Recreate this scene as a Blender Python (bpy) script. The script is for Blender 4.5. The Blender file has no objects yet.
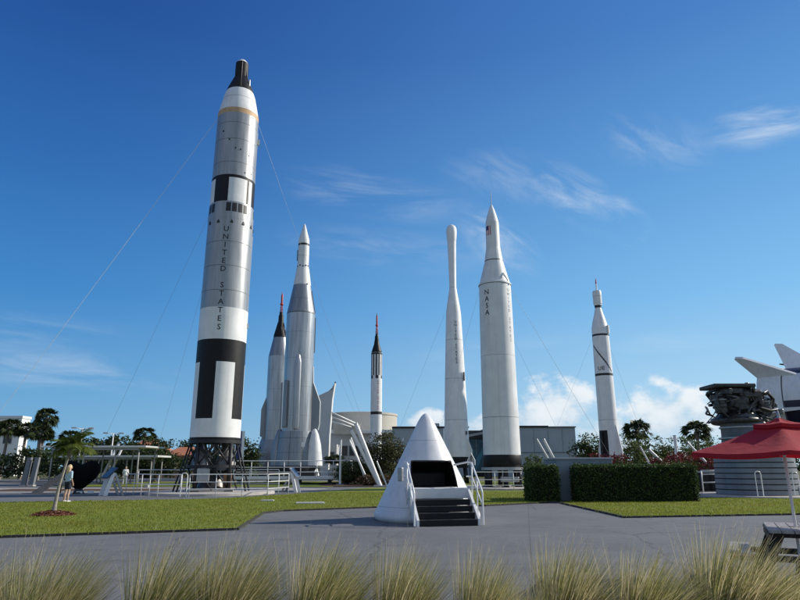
import bpy, bmesh, math, random
import numpy as np
from mathutils import Vector, Matrix
from math import radians as R, sin, cos, pi, tan, atan2, sqrt

random.seed(7)
RNG = np.random.default_rng(11)
scene = bpy.context.scene
COL = scene.collection

# ------------------------------------------------------------------ materials
def nodes_of(m):
    m.use_nodes = True
    nt = m.node_tree
    return nt, nt.nodes, nt.links

MATS = {}
def mat(name, col, rough=.5, metal=0., var=.08, scale=2., stretch=(1, 1, 1), bump=0., bscale=40., dirt=0., spec=.5, col2=None):
    """painted / metal / stone surface: base colour broken up by two noises, optional streaky dirt and fine bump"""
    if name in MATS: return MATS[name]
    m = bpy.data.materials.new(name)
    nt, N, L = nodes_of(m)
    b = N['Principled BSDF']
    tc = N.new('ShaderNodeTexCoord'); mp = N.new('ShaderNodeMapping')
    mp.inputs['Scale'].default_value = stretch
    L.new(tc.outputs['Object'], mp.inputs['Vector'])
    nz = N.new('ShaderNodeTexNoise'); nz.inputs['Scale'].default_value = scale
    nz.inputs['Detail'].default_value = 6; nz.inputs['Roughness'].default_value = .6
    L.new(mp.outputs[0], nz.inputs['Vector'])
    mix = N.new('ShaderNodeMix'); mix.data_type = 'RGBA'
    c = np.array(col, float)
    c2 = np.array(col2, float) if col2 is not None else c * (1 + var)
    mix.inputs['A'].default_value = (*np.clip(c * (1 - var), 0, 1), 1)
    mix.inputs['B'].default_value = (*np.clip(c2, 0, 1), 1)
    mr = N.new('ShaderNodeMapRange'); mr.inputs['From Min'].default_value = .35; mr.inputs['From Max'].default_value = .65
    L.new(nz.outputs['Fac'], mr.inputs['Value']); L.new(mr.outputs[0], mix.inputs['Factor'])
    out = mix.outputs['Result']
    if dirt > 0:
        mp2 = N.new('ShaderNodeMapping'); mp2.inputs['Scale'].default_value = (3, 3, .12)
        L.new(tc.outputs['Object'], mp2.inputs['Vector'])
        n2 = N.new('ShaderNodeTexNoise'); n2.inputs['Scale'].default_value = 1.6; n2.inputs['Detail'].default_value = 5
        L.new(mp2.outputs[0], n2.inputs['Vector'])
        r2 = N.new('ShaderNodeMapRange'); r2.inputs['From Min'].default_value = .5; r2.inputs['From Max'].default_value = .8
        r2.inputs['To Max'].default_value = dirt
        L.new(n2.outputs['Fac'], r2.inputs['Value'])
        mx = N.new('ShaderNodeMix'); mx.data_type = 'RGBA'
        L.new(r2.outputs[0], mx.inputs['Factor']); L.new(out, mx.inputs['A'])
        mx.inputs['B'].default_value = (*(c * .35 + np.array((.03, .026, .02))), 1)
        out = mx.outputs['Result']
    L.new(out, b.inputs['Base Color'])
    rr = N.new('ShaderNodeMapRange'); rr.inputs['To Min'].default_value = max(.05, rough - .1); rr.inputs['To Max'].default_value = min(1, rough + .12)
    L.new(nz.outputs['Fac'], rr.inputs['Value']); L.new(rr.outputs[0], b.inputs['Roughness'])
    b.inputs['Metallic'].default_value = metal
    b.inputs['Specular IOR Level'].default_value = spec
    if bump > 0:
        n3 = N.new('ShaderNodeTexNoise'); n3.inputs['Scale'].default_value = bscale; n3.inputs['Detail'].default_value = 4
        L.new(mp.outputs[0], n3.inputs['Vector'])
        bp = N.new('ShaderNodeBump'); bp.inputs['Strength'].default_value = bump; bp.inputs['Distance'].default_value = .02
        L.new(n3.outputs['Fac'], bp.inputs['Height']); L.new(bp.outputs[0], b.inputs['Normal'])
    MATS[name] = m
    return m

def leaf_mat(name, dark, light, trans=.3, rough=.55):
    """foliage: every leaf (mesh island) gets its own tone; some light passes through"""
    if name in MATS: return MATS[name]
    m = bpy.data.materials.new(name)
    nt, N, L = nodes_of(m)
    b = N['Principled BSDF']; o = N['Material Output']
    g = N.new('ShaderNodeNewGeometry')
    mix = N.new('ShaderNodeMix'); mix.data_type = 'RGBA'
    mix.inputs['A'].default_value = (*dark, 1); mix.inputs['B'].default_value = (*light, 1)
    L.new(g.outputs['Random Per Island'], mix.inputs['Factor'])
    L.new(mix.outputs['Result'], b.inputs['Base Color'])
    b.inputs['Roughness'].default_value = rough
    b.inputs['Specular IOR Level'].default_value = .3
    t = N.new('ShaderNodeBsdfTranslucent'); L.new(mix.outputs['Result'], t.inputs['Color'])
    ms = N.new('ShaderNodeMixShader'); ms.inputs[0].default_value = trans
    L.new(b.outputs[0], ms.inputs[1]); L.new(t.outputs[0], ms.inputs[2]); L.new(ms.outputs[0], o.inputs['Surface'])
    MATS[name] = m
    return m

WHITE = mat('white_paint', (.80, .80, .785), .42, var=.06, scale=1.1, dirt=.26, bump=.06, bscale=3)
WHITE2 = mat('aged_white_paint', (.74, .75, .735), .45, var=.07, scale=.8, dirt=.28, bump=.06, bscale=3)
RAILW = mat('white_rail_paint', (.78, .78, .76), .4, var=.05, scale=6)
BLACK = mat('black_paint', (.012, .012, .014), .5, var=.25, scale=2)
BLACK2 = mat('weathered_black_paint', (.007, .007, .008), .5, var=.4, scale=3, spec=.3)
SILVER = mat('brushed_silver_skin', (.34, .35, .355), .38, metal=.45, var=.14, scale=1.5, stretch=(2, 2, .2), dirt=.3, bump=.12, bscale=2)
STEEL = mat('thin_steel_skin', (.42, .43, .44), .32, metal=.7, var=.2, scale=1.6, stretch=(2.5, 2.5, .15), dirt=.4, bump=.14, bscale=2)
STEELD = mat('dull_steel_skin', (.26, .28, .30), .38, metal=.6, var=.14, scale=1.6, stretch=(2.5, 2.5, .15), dirt=.3)
SEAM = mat('seam_line', (.12, .12, .125), .6, var=.2)
TAN = mat('tan_stripe_paint', (.55, .36, .2), .6, var=.15, scale=4)
RED = mat('red_paint', (.42, .035, .03), .5, var=.15)
TRUSS = mat('dark_truss_steel', (.022, .022, .024), .5, metal=.3, var=.3, scale=5)
ENGINE = mat('dark_engine_metal', (.075, .072, .07), .42, metal=.75, var=.4, scale=6)
ENGINE2 = mat('pale_engine_metal', (.22, .21, .2), .4, metal=.7, var=.3, scale=6)
NOZZLE = mat('grey_nozzle_metal', (.20, .215, .235), .5, metal=.35, var=.14, scale=1.2, dirt=.35)
CONC = mat('pad_concrete', (.42, .39, .35), .9, var=.15, scale=1.5, bump=.2, bscale=18)
GALV = mat('galvanised_metal', (.35, .36, .37), .4, metal=.6, var=.12, scale=8)
WIRE = mat('wire_steel', (.42, .43, .45), .4, metal=.6, var=.1)
BARK = mat('bark', (.16, .12, .085), .9, var=.35, scale=6, stretch=(1, 1, .35), bump=.6, bscale=14)
PALMBARK = mat('palm_bark', (.21, .18, .15), .9, var=.3, scale=3, stretch=(1, 1, 5), bump=.7, bscale=9)
MULCH = mat('red_mulch', (.16, .055, .03), .95, var=.45, scale=14, bump=1, bscale=40)
L_OAK = leaf_mat('oak_leaf', (.018, .032, .010), (.06, .085, .025))
L_BUSH = leaf_mat('olive_leaf', (.035, .042, .014), (.11, .11, .04))
L_HEDGE = leaf_mat('hedge_leaf', (.016, .036, .008), (.085, .135, .028), .25)
L_PALM = leaf_mat('palm_leaf', (.02, .035, .012), (.07, .09, .028), .3)
L_YOUNG = leaf_mat('young_palm_leaf', (.05, .085, .014), (.17, .20, .035), .4)
L_LIGHT = leaf_mat('bright_shrub_leaf', (.04, .065, .016), (.12, .15, .04), .35)
L_RED = leaf_mat('red_bract', (.085, .016, .018), (.22, .032, .036), .3)
L_PALE = leaf_mat('pale_leaf', (.3, .32, .28), (.7, .7, .66), .3)
L_REED = leaf_mat('reed_blade', (.12, .14, .028), (.44, .42, .14), .5)
L_DRY = leaf_mat('dry_blade', (.40, .32, .15), (.82, .70, .42), .55)
L_PLUME = leaf_mat('dry_plume', (.42, .35, .22), (.75, .66, .45), .4)
L_LAWN = leaf_mat('lawn_blade', (.14, .18, .017), (.30, .34, .043), .45)

# ------------------------------------------------------------------ mesh helpers
class MB:
    """collects shapes for ONE mesh"""
    def __init__(s): s.v, s.f, s.m, s.sm = [], [], [], []
    def add(s, verts, faces, mi=0, smooth=False):
        o = len(s.v); s.v += [tuple(p) for p in verts]
        for k, f in enumerate(faces):
            s.f.append(tuple(i + o for i in f)); s.m.append(mi[k] if isinstance(mi, list) else mi); s.sm.append(smooth)
        return s
    def box(s, c, size, mi=0, rot=None, top=1., bev=0.):
        x, y, z = (d / 2 for d in size); t = top
        if bev > 0:
            b = min(bev, x * .45, y * .45, z * .45)
            ring = lambda zz, i: [(-x + i, -y + b, zz), (-x + b, -y + i, zz), (x - b, -y + i, zz), (x - i, -y + b, zz), (x - i, y - b, zz), (x - b, y - i, zz), (-x + b, y - i, zz), (-x + i, y - b, zz)]
            P = ring(-z, b * .7) + ring(-z + b, 0) + ring(z - b, 0) + ring(z, b * .7)
            F = [tuple(range(7, -1, -1)), tuple(range(24, 32))]
            for k in range(3):
                for i in range(8): F.append((k * 8 + i, k * 8 + (i + 1) % 8, k * 8 + 8 + (i + 1) % 8, k * 8 + 8 + i))
        else:
            P = [(-x, -y, -z), (x, -y, -z), (x, y, -z), (-x, y, -z), (-x * t, -y * t, z), (x * t, -y * t, z), (x * t, y * t, z), (-x * t, y * t, z)]
            F = [(3, 2, 1, 0), (4, 5, 6, 7), (0, 1, 5, 4), (1, 2, 6, 5), (2, 3, 7, 6), (3, 0, 4, 7)]
        M = rot.to_3x3() if rot is not None else None
        P = [Vector(p) for p in P]
        if M is not None: P = [M @ p for p in P]
        return s.add([p + Vector(c) for p in P], F, mi)
    def tube(s, a, b, r1, r2=None, n=8, mi=0, cap=True):
        a, b = Vector(a), Vector(b); r2 = r1 if r2 is None else r2
        d = (b - a).normalized(); u = d.orthogonal().normalized(); w = d.cross(u)
        P = []
        for p, r in ((a, r1), (b, r2)):
            for i in range(n):
                t = 2 * pi * i / n; P.append(p + (u * cos(t) + w * sin(t)) * r)
        F = [(i, (i + 1) % n, n + (i + 1) % n, n + i) for i in range(n)]
        s.add(P, F, mi, True)
        if cap: s.add(P, [tuple(range(n - 1, -1, -1)), tuple(range(n, 2 * n))], mi)
        return s
    def path(s, pts, r, n=8, mi=0):
        """one bent tube through the points; r may be a list"""
        pts = [Vector(p) for p in pts]; k = len(pts)
        rr = r if isinstance(r, (list, tuple)) else [r] * k
        P = []; u = None
        for i, p in enumerate(pts):
            d = (pts[min(i + 1, k - 1)] - pts[max(i - 1, 0)]).normalized()
            u = d.orthogonal().normalized() if u is None else (u - d * u.dot(d)).normalized()
            w = d.cross(u)
            for j in range(n):
                t = 2 * pi * j / n; P.append(p + (u * cos(t) + w * sin(t)) * rr[i])
        F = [(i * n + j, i * n + (j + 1) % n, i * n + n + (j + 1) % n, i * n + n + j) for i in range(k - 1) for j in range(n)]
        s.add(P, F, mi, True)
        s.add(P, [tuple(range(n - 1, -1, -1)), tuple(range((k - 1) * n, k * n))], mi)
        return s
    def lathe(s, prof, seg=48, mf=0, c=(0, 0, 0), cap=True, a0=0., a1=360., skip=None, sx=1., sy=1.):
        """prof = [(z, r)]; angle 0 faces local -Y, positive toward +X; mf = index or f(zmid, angle in -180..180)"""
        full = abs(a1 - a0 - 360) < 1e-6
        na = seg if full else seg + 1
        P = []
        for z, r in prof:
            for i in range(na):
                a = R(a0 + (a1 - a0) * i / seg)
                P.append((c[0] + sx * r * sin(a), c[1] - sy * r * cos(a), c[2] + z))
        F, Mi = [], []
        for k in range(len(prof) - 1):
            zm = (prof[k][0] + prof[k + 1][0]) / 2
            for i in range(seg):
                am = a0 + (a1 - a0) * (i + .5) / seg
                am = (am + 180) % 360 - 180
                if skip and skip(zm, am): continue
                j = (i + 1) % na
                F.append((k * na + i, k * na + j, (k + 1) * na + j, (k + 1) * na + i))
                Mi.append(mf(zm, am) if callable(mf) else mf)
        s.add(P, F, Mi, True)
        if cap and full:
            mi0 = mf(prof[0][0], 0) if callable(mf) else mf
            mi1 = mf(prof[-1][0], 0) if callable(mf) else mf
            s.add(P[:na], [tuple(range(na - 1, -1, -1))], mi0); s.add(P[-na:], [tuple(range(na))], mi1)
        return s
    def prism(s, poly, t, rot=None, c=(0, 0, 0), mi=0):
        """polygon in local XZ extruded by +-t/2 along Y"""
        n = len(poly); P = [Vector((x, -t / 2, z)) for x, z in poly] + [Vector((x, t / 2, z)) for x, z in poly]
        if rot is not None: P = [rot.to_3x3() @ p for p in P]
        P = [p + Vector(c) for p in P]
        F = [tuple(range(n)), tuple(range(2 * n - 1, n - 1, -1))] + [(i, n + i, n + (i + 1) % n, (i + 1) % n) for i in range(n)]
        return s.add(P, F, mi)
    def ball(s, c, r, n=10, mi=0, sc=(1, 1, 1)):
        P, F = [], []
        for i in range(n + 1):
            th = pi * i / n
            for j in range(2 * n):
                ph = pi * j / n
                P.append((c[0] + r * sc[0] * sin(th) * cos(ph), c[1] + r * sc[1] * sin(th) * sin(ph), c[2] + r * sc[2] * cos(th)))
        for i in range(n):
            for j in range(2 * n):
                F.append((i * 2 * n + j, (i + 1) * 2 * n + j, (i + 1) * 2 * n + (j + 1) % (2 * n), i * 2 * n + (j + 1) % (2 * n)))
        return s.add(P, F, mi, True)

def link(o, parent=None):
    COL.objects.link(o)
    if parent is not None: o.parent = parent
    return o

def obj(name, mb, mats, parent=None):
    me = bpy.data.meshes.new(name)
    me.from_pydata([tuple(p) for p in mb.v], [], mb.f)
    mats = mats if isinstance(mats, (list, tuple)) else [mats]
    for m in mats: me.materials.append(m)
    me.polygons.foreach_set('material_index', mb.m)
    me.polygons.foreach_set('use_smooth', mb.sm)
    me.update()
    bm = bmesh.new(); bm.from_mesh(me)
    bmesh.ops.remove_doubles(bm, verts=bm.verts, dist=1e-5)
    bmesh.ops.recalc_face_normals(bm, faces=bm.faces)
    for e in bm.edges:
        if len(e.link_faces) == 2 and e.calc_face_angle(0) > R(38): e.smooth = False
    bm.to_mesh(me); bm.free()
    return link(bpy.data.objects.new(name, me), parent)

def fast_mesh(name, V, Fc, mats, parent=None, mi=None, smooth=False):
    """numpy mesh; Fc is (n, k) with equal-sized faces"""
    me = bpy.data.meshes.new(name)
    V = np.asarray(V, np.float32); Fc = np.asarray(Fc, np.int32); n, k = Fc.shape
    me.vertices.add(len(V)); me.vertices.foreach_set('co', V.ravel())
    me.loops.add(n * k); me.loops.foreach_set('vertex_index', Fc.ravel())
    me.polygons.add(n); me.polygons.foreach_set('loop_start', np.arange(0, n * k, k, dtype=np.int32))
    mats = mats if isinstance(mats, (list, tuple)) else [mats]
    for m in mats: me.materials.append(m)
    if mi is not None: me.polygons.foreach_set('material_index', np.asarray(mi, np.int32))
    if smooth: me.polygons.foreach_set('use_smooth', np.ones(n, bool))
    me.update(calc_edges=True); me.validate()
    return link(bpy.data.objects.new(name, me), parent)

def tag(o, label, cat, group=None, kind=None):
    o['label'] = label; o['category'] = cat
    if group: o['group'] = group
    if kind: o['kind'] = kind
    return o
def thing(name, label, cat, loc=(0, 0, 0), rotz=0, group=None):
    o = bpy.data.objects.new(name, None); o.location = loc; o.rotation_euler = (0, 0, rotz); o.empty_display_size = .2
    link(o)
    return tag(o, label, cat, group)
def struct(name, mb, mats, label, cat):
    o = obj(name, mb, mats); return tag(o, label, cat, kind='structure')
def dup(root, loc, rotz, label, scale=1.):
    r = root.copy(); COL.objects.link(r); r.location = loc; r.rotation_euler = (0, 0, rotz); r['label'] = label
    r.scale = (scale,) * 3 if not isinstance(scale, (tuple, list)) else scale
    for ch in list(root.children):
        c = ch.copy(); COL.objects.link(c); c.parent = r
        for g in ch.children:
            d = g.copy(); COL.objects.link(d); d.parent = c
    return r
def face_cam(x, y): return atan2(-x, y)      # turns a thing's local -Y toward the visitor standing at the origin

def lettering(parent, text, rad, ang, ztop, pitch, h, m, name='lettering', vertical=True, proud=.012):
    """raised painted letters wrapped on a cylinder (radius rad(z)); stacked down the hull or along its girth"""
    V, F = [], []
    xoff = 0.
    for i, ch in enumerate(text):
        if ch == ' ': xoff += h * .6; continue
        cu = bpy.data.curves.new('glyph', 'FONT'); cu.body = ch; cu.size = h / .7; cu.resolution_u = 2; cu.offset = h * .012
        t = bpy.data.objects.new('glyph', cu); COL.objects.link(t)
        bpy.context.view_layer.update()
        me = t.to_mesh()
        vs = [v.co.copy() for v in me.vertices]; fs = [tuple(p.vertices) for p in me.polygons]
        t.to_mesh_clear(); bpy.data.objects.remove(t); bpy.data.curves.remove(cu)
        if not vs: continue
        x0 = min(v.x for v in vs); x1 = max(v.x for v in vs)
        o = len(V)
        for v in vs:
            if vertical: x = v.x - (x0 + x1) / 2; z = ztop - (i + 1) * pitch + v.y
            else: x = xoff + v.x - x0; z = ztop - h + v.y
            r = rad(z); a = R(ang) + x / r
            V.append(((r + proud) * sin(a), -(r + proud) * cos(a), z))
        xoff += (x1 - x0) + h * .25
        F += [tuple(q + o for q in f) for f in fs]
    mb = MB(); mb.add(V, F)
    return obj(name, mb, m, parent)

# ------------------------------------------------------------------ camera, light, sky
cam = bpy.data.cameras.new('camera'); co = bpy.data.objects.new('camera', cam); COL.objects.link(co)
cam.sensor_width = 36; cam.lens = 28.125; cam.clip_start = .05; cam.clip_end = 6000
co.matrix_world = Matrix.Translation((0, 0, 1.6)) @ Matrix.Rotation(R(90 + 14.96), 4, 'X') @ Matrix.Rotation(R(-.12), 4, 'Z')
scene.camera = co
SUN_AZ, SUN_EL = 75., 31.                       # azimuth from +Y (ahead) toward +X (right)
sd = Vector((sin(R(SUN_AZ)) * cos(R(SUN_EL)), cos(R(SUN_AZ)) * cos(R(SUN_EL)), sin(R(SUN_EL))))
sl = bpy.data.lights.new('sun', 'SUN'); sl.energy = 5.0; sl.angle = R(.53); sl.color = (1, .93, .82)
so = bpy.data.objects.new('sun', sl); COL.objects.link(so); so.rotation_euler = sd.to_track_quat('Z', 'Y').to_euler()

def build_world():
    w = bpy.data.worlds.new('World'); scene.world = w; w.use_nodes = True
    nt = w.node_tree; N, L = nt.nodes, nt.links
    bg = N['Background']; bg.inputs['Strength'].default_value = .1
    sky = N.new('ShaderNodeTexSky'); sky.sky_type = 'NISHITA'; sky.sun_disc = False
    sky.sun_elevation = R(SUN_EL); sky.sun_rotation = R(SUN_AZ)
    sky.air_density = 1.0; sky.dust_density = .35; sky.ozone_density = 2.2
    def val(x, sock):
        if isinstance(x, (int, float)): sock.default_value = x
        else: L.new(x, sock)
    def M(op, a, b=0., c=None, clamp=False):
        n = N.new('ShaderNodeMath'); n.operation = op; n.use_clamp = clamp
        val(a, n.inputs[0]); val(b, n.inputs[1])
        if c is not None: val(c, n.inputs[2])
        return n.outputs[0]
    def smooth(x, lo, hi):
        n = N.new('ShaderNodeMapRange'); n.interpolation_type = 'SMOOTHSTEP'
        val(x, n.inputs[0]); n.inputs[1].default_value = lo; n.inputs[2].default_value = hi
        return n.outputs[0]
    tc = N.new('ShaderNodeTexCoord'); sp = N.new('ShaderNodeSeparateXYZ'); L.new(tc.outputs['Generated'], sp.inputs[0])
    az = M('MULTIPLY', M('ARCTAN2', sp.outputs[0], sp.outputs[1]), 180 / pi)
    el = M('MULTIPLY', M('ARCSINE', sp.outputs[2]), 180 / pi)
    def noise(sx, sy, rot=0., scale=1., det=8, rough=.6, off=0., dist=0.):
        c_, s_ = cos(R(rot)), sin(R(rot))
        u = M('ADD', M('MULTIPLY', az, c_), M('MULTIPLY', el, s_)); v = M('SUBTRACT', M('MULTIPLY', el, c_), M('MULTIPLY', az, s_))
        cb = N.new('ShaderNodeCombineXYZ'); L.new(M('MULTIPLY', u, sx), cb.inputs[0]); L.new(M('MULTIPLY', v, sy), cb.inputs[1]); cb.inputs[2].default_value = off
        n = N.new('ShaderNodeTexNoise'); n.inputs['Scale'].default_value = scale; n.inputs['Detail'].default_value = det
        n.inputs['Roughness'].default_value = rough; n.inputs['Distortion'].default_value = dist
        L.new(cb.outputs[0], n.inputs['Vector']); return n.outputs['Fac']
    def blob(a0, e0, wa, we, rot=0.):
        c_, s_ = cos(R(rot)), sin(R(rot))
        da, de = M('SUBTRACT', az, a0), M('SUBTRACT', el, e0)
        u = M('DIVIDE', M('ADD', M('MULTIPLY', da, c_), M('MULTIPLY', de, s_)), wa)
        v = M('DIVIDE', M('SUBTRACT', M('MULTIPLY', de, c_), M('MULTIPLY', da, s_)), we)
        return M('SUBTRACT', 1., M('ADD', M('MULTIPLY', u, u), M('MULTIPLY', v, v)))
    def union(bl):
        o = bl[0]
        for b in bl[1:]: o = M('MAXIMUM', o, b)
        return o
    # low cumulus bank over the trees, ahead and to the right
    shape = union([blob(*b) for b in CUMULUS])
    nz = noise(.42, .55, 0, 1., 7, .58, 3.1)
    dens = M('ADD', shape, M('MULTIPLY', M('SUBTRACT', nz, .5), 3.6))
    cum = smooth(dens, .0, 1.0)
    nzs = noise(.42, .55, 0, 1., 4, .5, 3.1)
    # high thin cirrus: two wispy noise fields shared by all the streaks
    fields = {}
    cir = None
    for (a0, e0, wa, we, rot, amp, fld) in CIRRUS:
        if fld not in fields:
            fr, fx, fy, fo = CIRRUS_FIELDS[fld]
            fields[fld] = smooth(noise(fx, fy, fr, 1., 6, .62, fo, .6), .36, .80)
        b = M('MAXIMUM', blob(a0, e0, wa, we, rot), 0.)
        t = M('MULTIPLY', M('MULTIPLY', M('POWER', b, 1.5), fields[fld]), amp)
        cir = t if cir is None else M('ADD', cir, t)
    cir = M('MINIMUM', M('MULTIPLY', cir, .62), .9)
    # measured colour of this afternoon's sky: darker away from the sun, pale toward it and toward the horizon
    t_sun = smooth(M('COSINE', M('MULTIPLY', M('SUBTRACT', az, SUN_AZ), pi / 180)), -.35, .95)
    eln = M('DIVIDE', M('MAXIMUM', el, 0.), 50.)
    def ramp(stops):
        n = N.new('ShaderNodeValToRGB'); n.color_ramp.elements.remove(n.color_ramp.elements[0])
        for i, (p, c) in enumerate(stops):
            e = n.color_ramp.elements[0] if i == 0 else n.color_ramp.elements.new(p / 50.)
            e.position = p / 50.; e.color = (*c, 1)
        L.new(eln, n.inputs[0]); return n.outputs[0]
    gl, gr = ramp(SKY_AWAY), ramp(SKY_SUN)
    def mix(fac, a, bcol):
        n = N.new('ShaderNodeMix'); n.data_type = 'RGBA'; val(fac, n.inputs['Factor']); L.new(a, n.inputs['A'])
        if isinstance(bcol, tuple): n.inputs['B'].default_value = (*bcol, 1)
        else: L.new(bcol, n.inputs['B'])
        return n.outputs['Result']
    grad = mix(t_sun, gl, gr)
    gain = N.new('ShaderNodeVectorMath'); gain.operation = 'SCALE'; L.new(grad, gain.inputs[0]); gain.inputs['Scale'].default_value = 10.
    base = mix(.92, sky.outputs[0], gain.outputs[0])
    # paler sky added behind the camera as fill for the shaded sides
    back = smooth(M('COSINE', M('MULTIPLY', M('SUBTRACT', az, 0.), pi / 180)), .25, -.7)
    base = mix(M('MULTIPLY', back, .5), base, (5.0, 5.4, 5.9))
    c1 = mix(cir, base, (8.2, 8.8, 9.4))
    shade = N.new('ShaderNodeMix'); shade.data_type = 'RGBA'
    shade.inputs['A'].default_value = (5.8, 7.0, 8.2, 1); shade.inputs['B'].default_value = (9.6, 9.7, 9.7, 1)
    L.new(smooth(M('ADD', M('MULTIPLY', M('SUBTRACT', el, 3.), .07), M('MULTIPLY', nzs, 1.0)), .35, .85), shade.inputs['Factor'])
    c2 = mix(M('MULTIPLY', cum, .8), c1, shade.outputs['Result'])
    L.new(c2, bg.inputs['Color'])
SKY_AWAY = [(0, (.21, .45, .68)), (6, (.125, .37, .67)), (14, (.048, .245, .60)), (24, (.026, .150, .46)), (36, (.014, .085, .335)), (50, (.007, .05, .26))]
SKY_SUN = [(0, (.56, .77, .90)), (6, (.43, .70, .92)), (14, (.235, .55, .90)), (24, (.135, .385, .76)), (36, (.068, .232, .60)), (50, (.035, .16, .52))]
# (azimuth, elevation, half width, half height) in degrees
CUMULUS = [(13.5, 4.6, 4.4, 3.4, 0), (11., 3.8, 3.2, 2.6, 0), (15.6, 5.9, 1.9, 1.7, 0), (23.2, 4.0, 4.6, 3.3, 0), (24.5, 5.0, 2.4, 1.6, 0), (2.2, 3.8, 2.2, 1.5, 0), (19., 2.6, 5., 1.6, 0), (7., 3., 3., 1.6, 0)]
# (azimuth, elevation, half length, half height, rotation, strength, noise scales along/across)
CIRRUS_FIELDS = {'a': (-4, .10, .55, 2.), 'b': (-30, .17, .42, 9.)}
CIRRUS = [(-29., 7.6, 12., 2.2, -2, .5, 'a'), (-31., 10.5, 9, 1.8, 6, .3, 'a'), (11., 25.5, 8., 3.0, -10, .42, 'b'), (17.5, 23.0, 6., 2.6, -34, .75, 'b'), (21., 20.8, 3.4, 2.2, -46, .55, 'b'),
          (33., 26.5, 5.0, 2.2, -4, 1.2, 'a'), (9.5, 20.0, 5.5, 2.6, -40, .9, 'b'), (-3., 24.5, 12., 2.6, -8, .4, 'a'), (-1., 19.5, 14., 2.4, -4, .3, 'a'),
          (24., 27., 8., 2.6, -18, .4, 'b'), (8., 10., 12., 1.8, 2, .22, 'a'), (24., 10.2, 6., 1.2, 0, .35, 'a')]
build_world()
scene.world.cycles.sampling_method = 'MANUAL'; scene.world.cycles.sample_map_resolution = 256
scene.view_settings.view_transform = 'Standard'; scene.view_settings.look = 'None'; scene.view_settings.exposure = 0; scene.view_settings.gamma = 1

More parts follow.
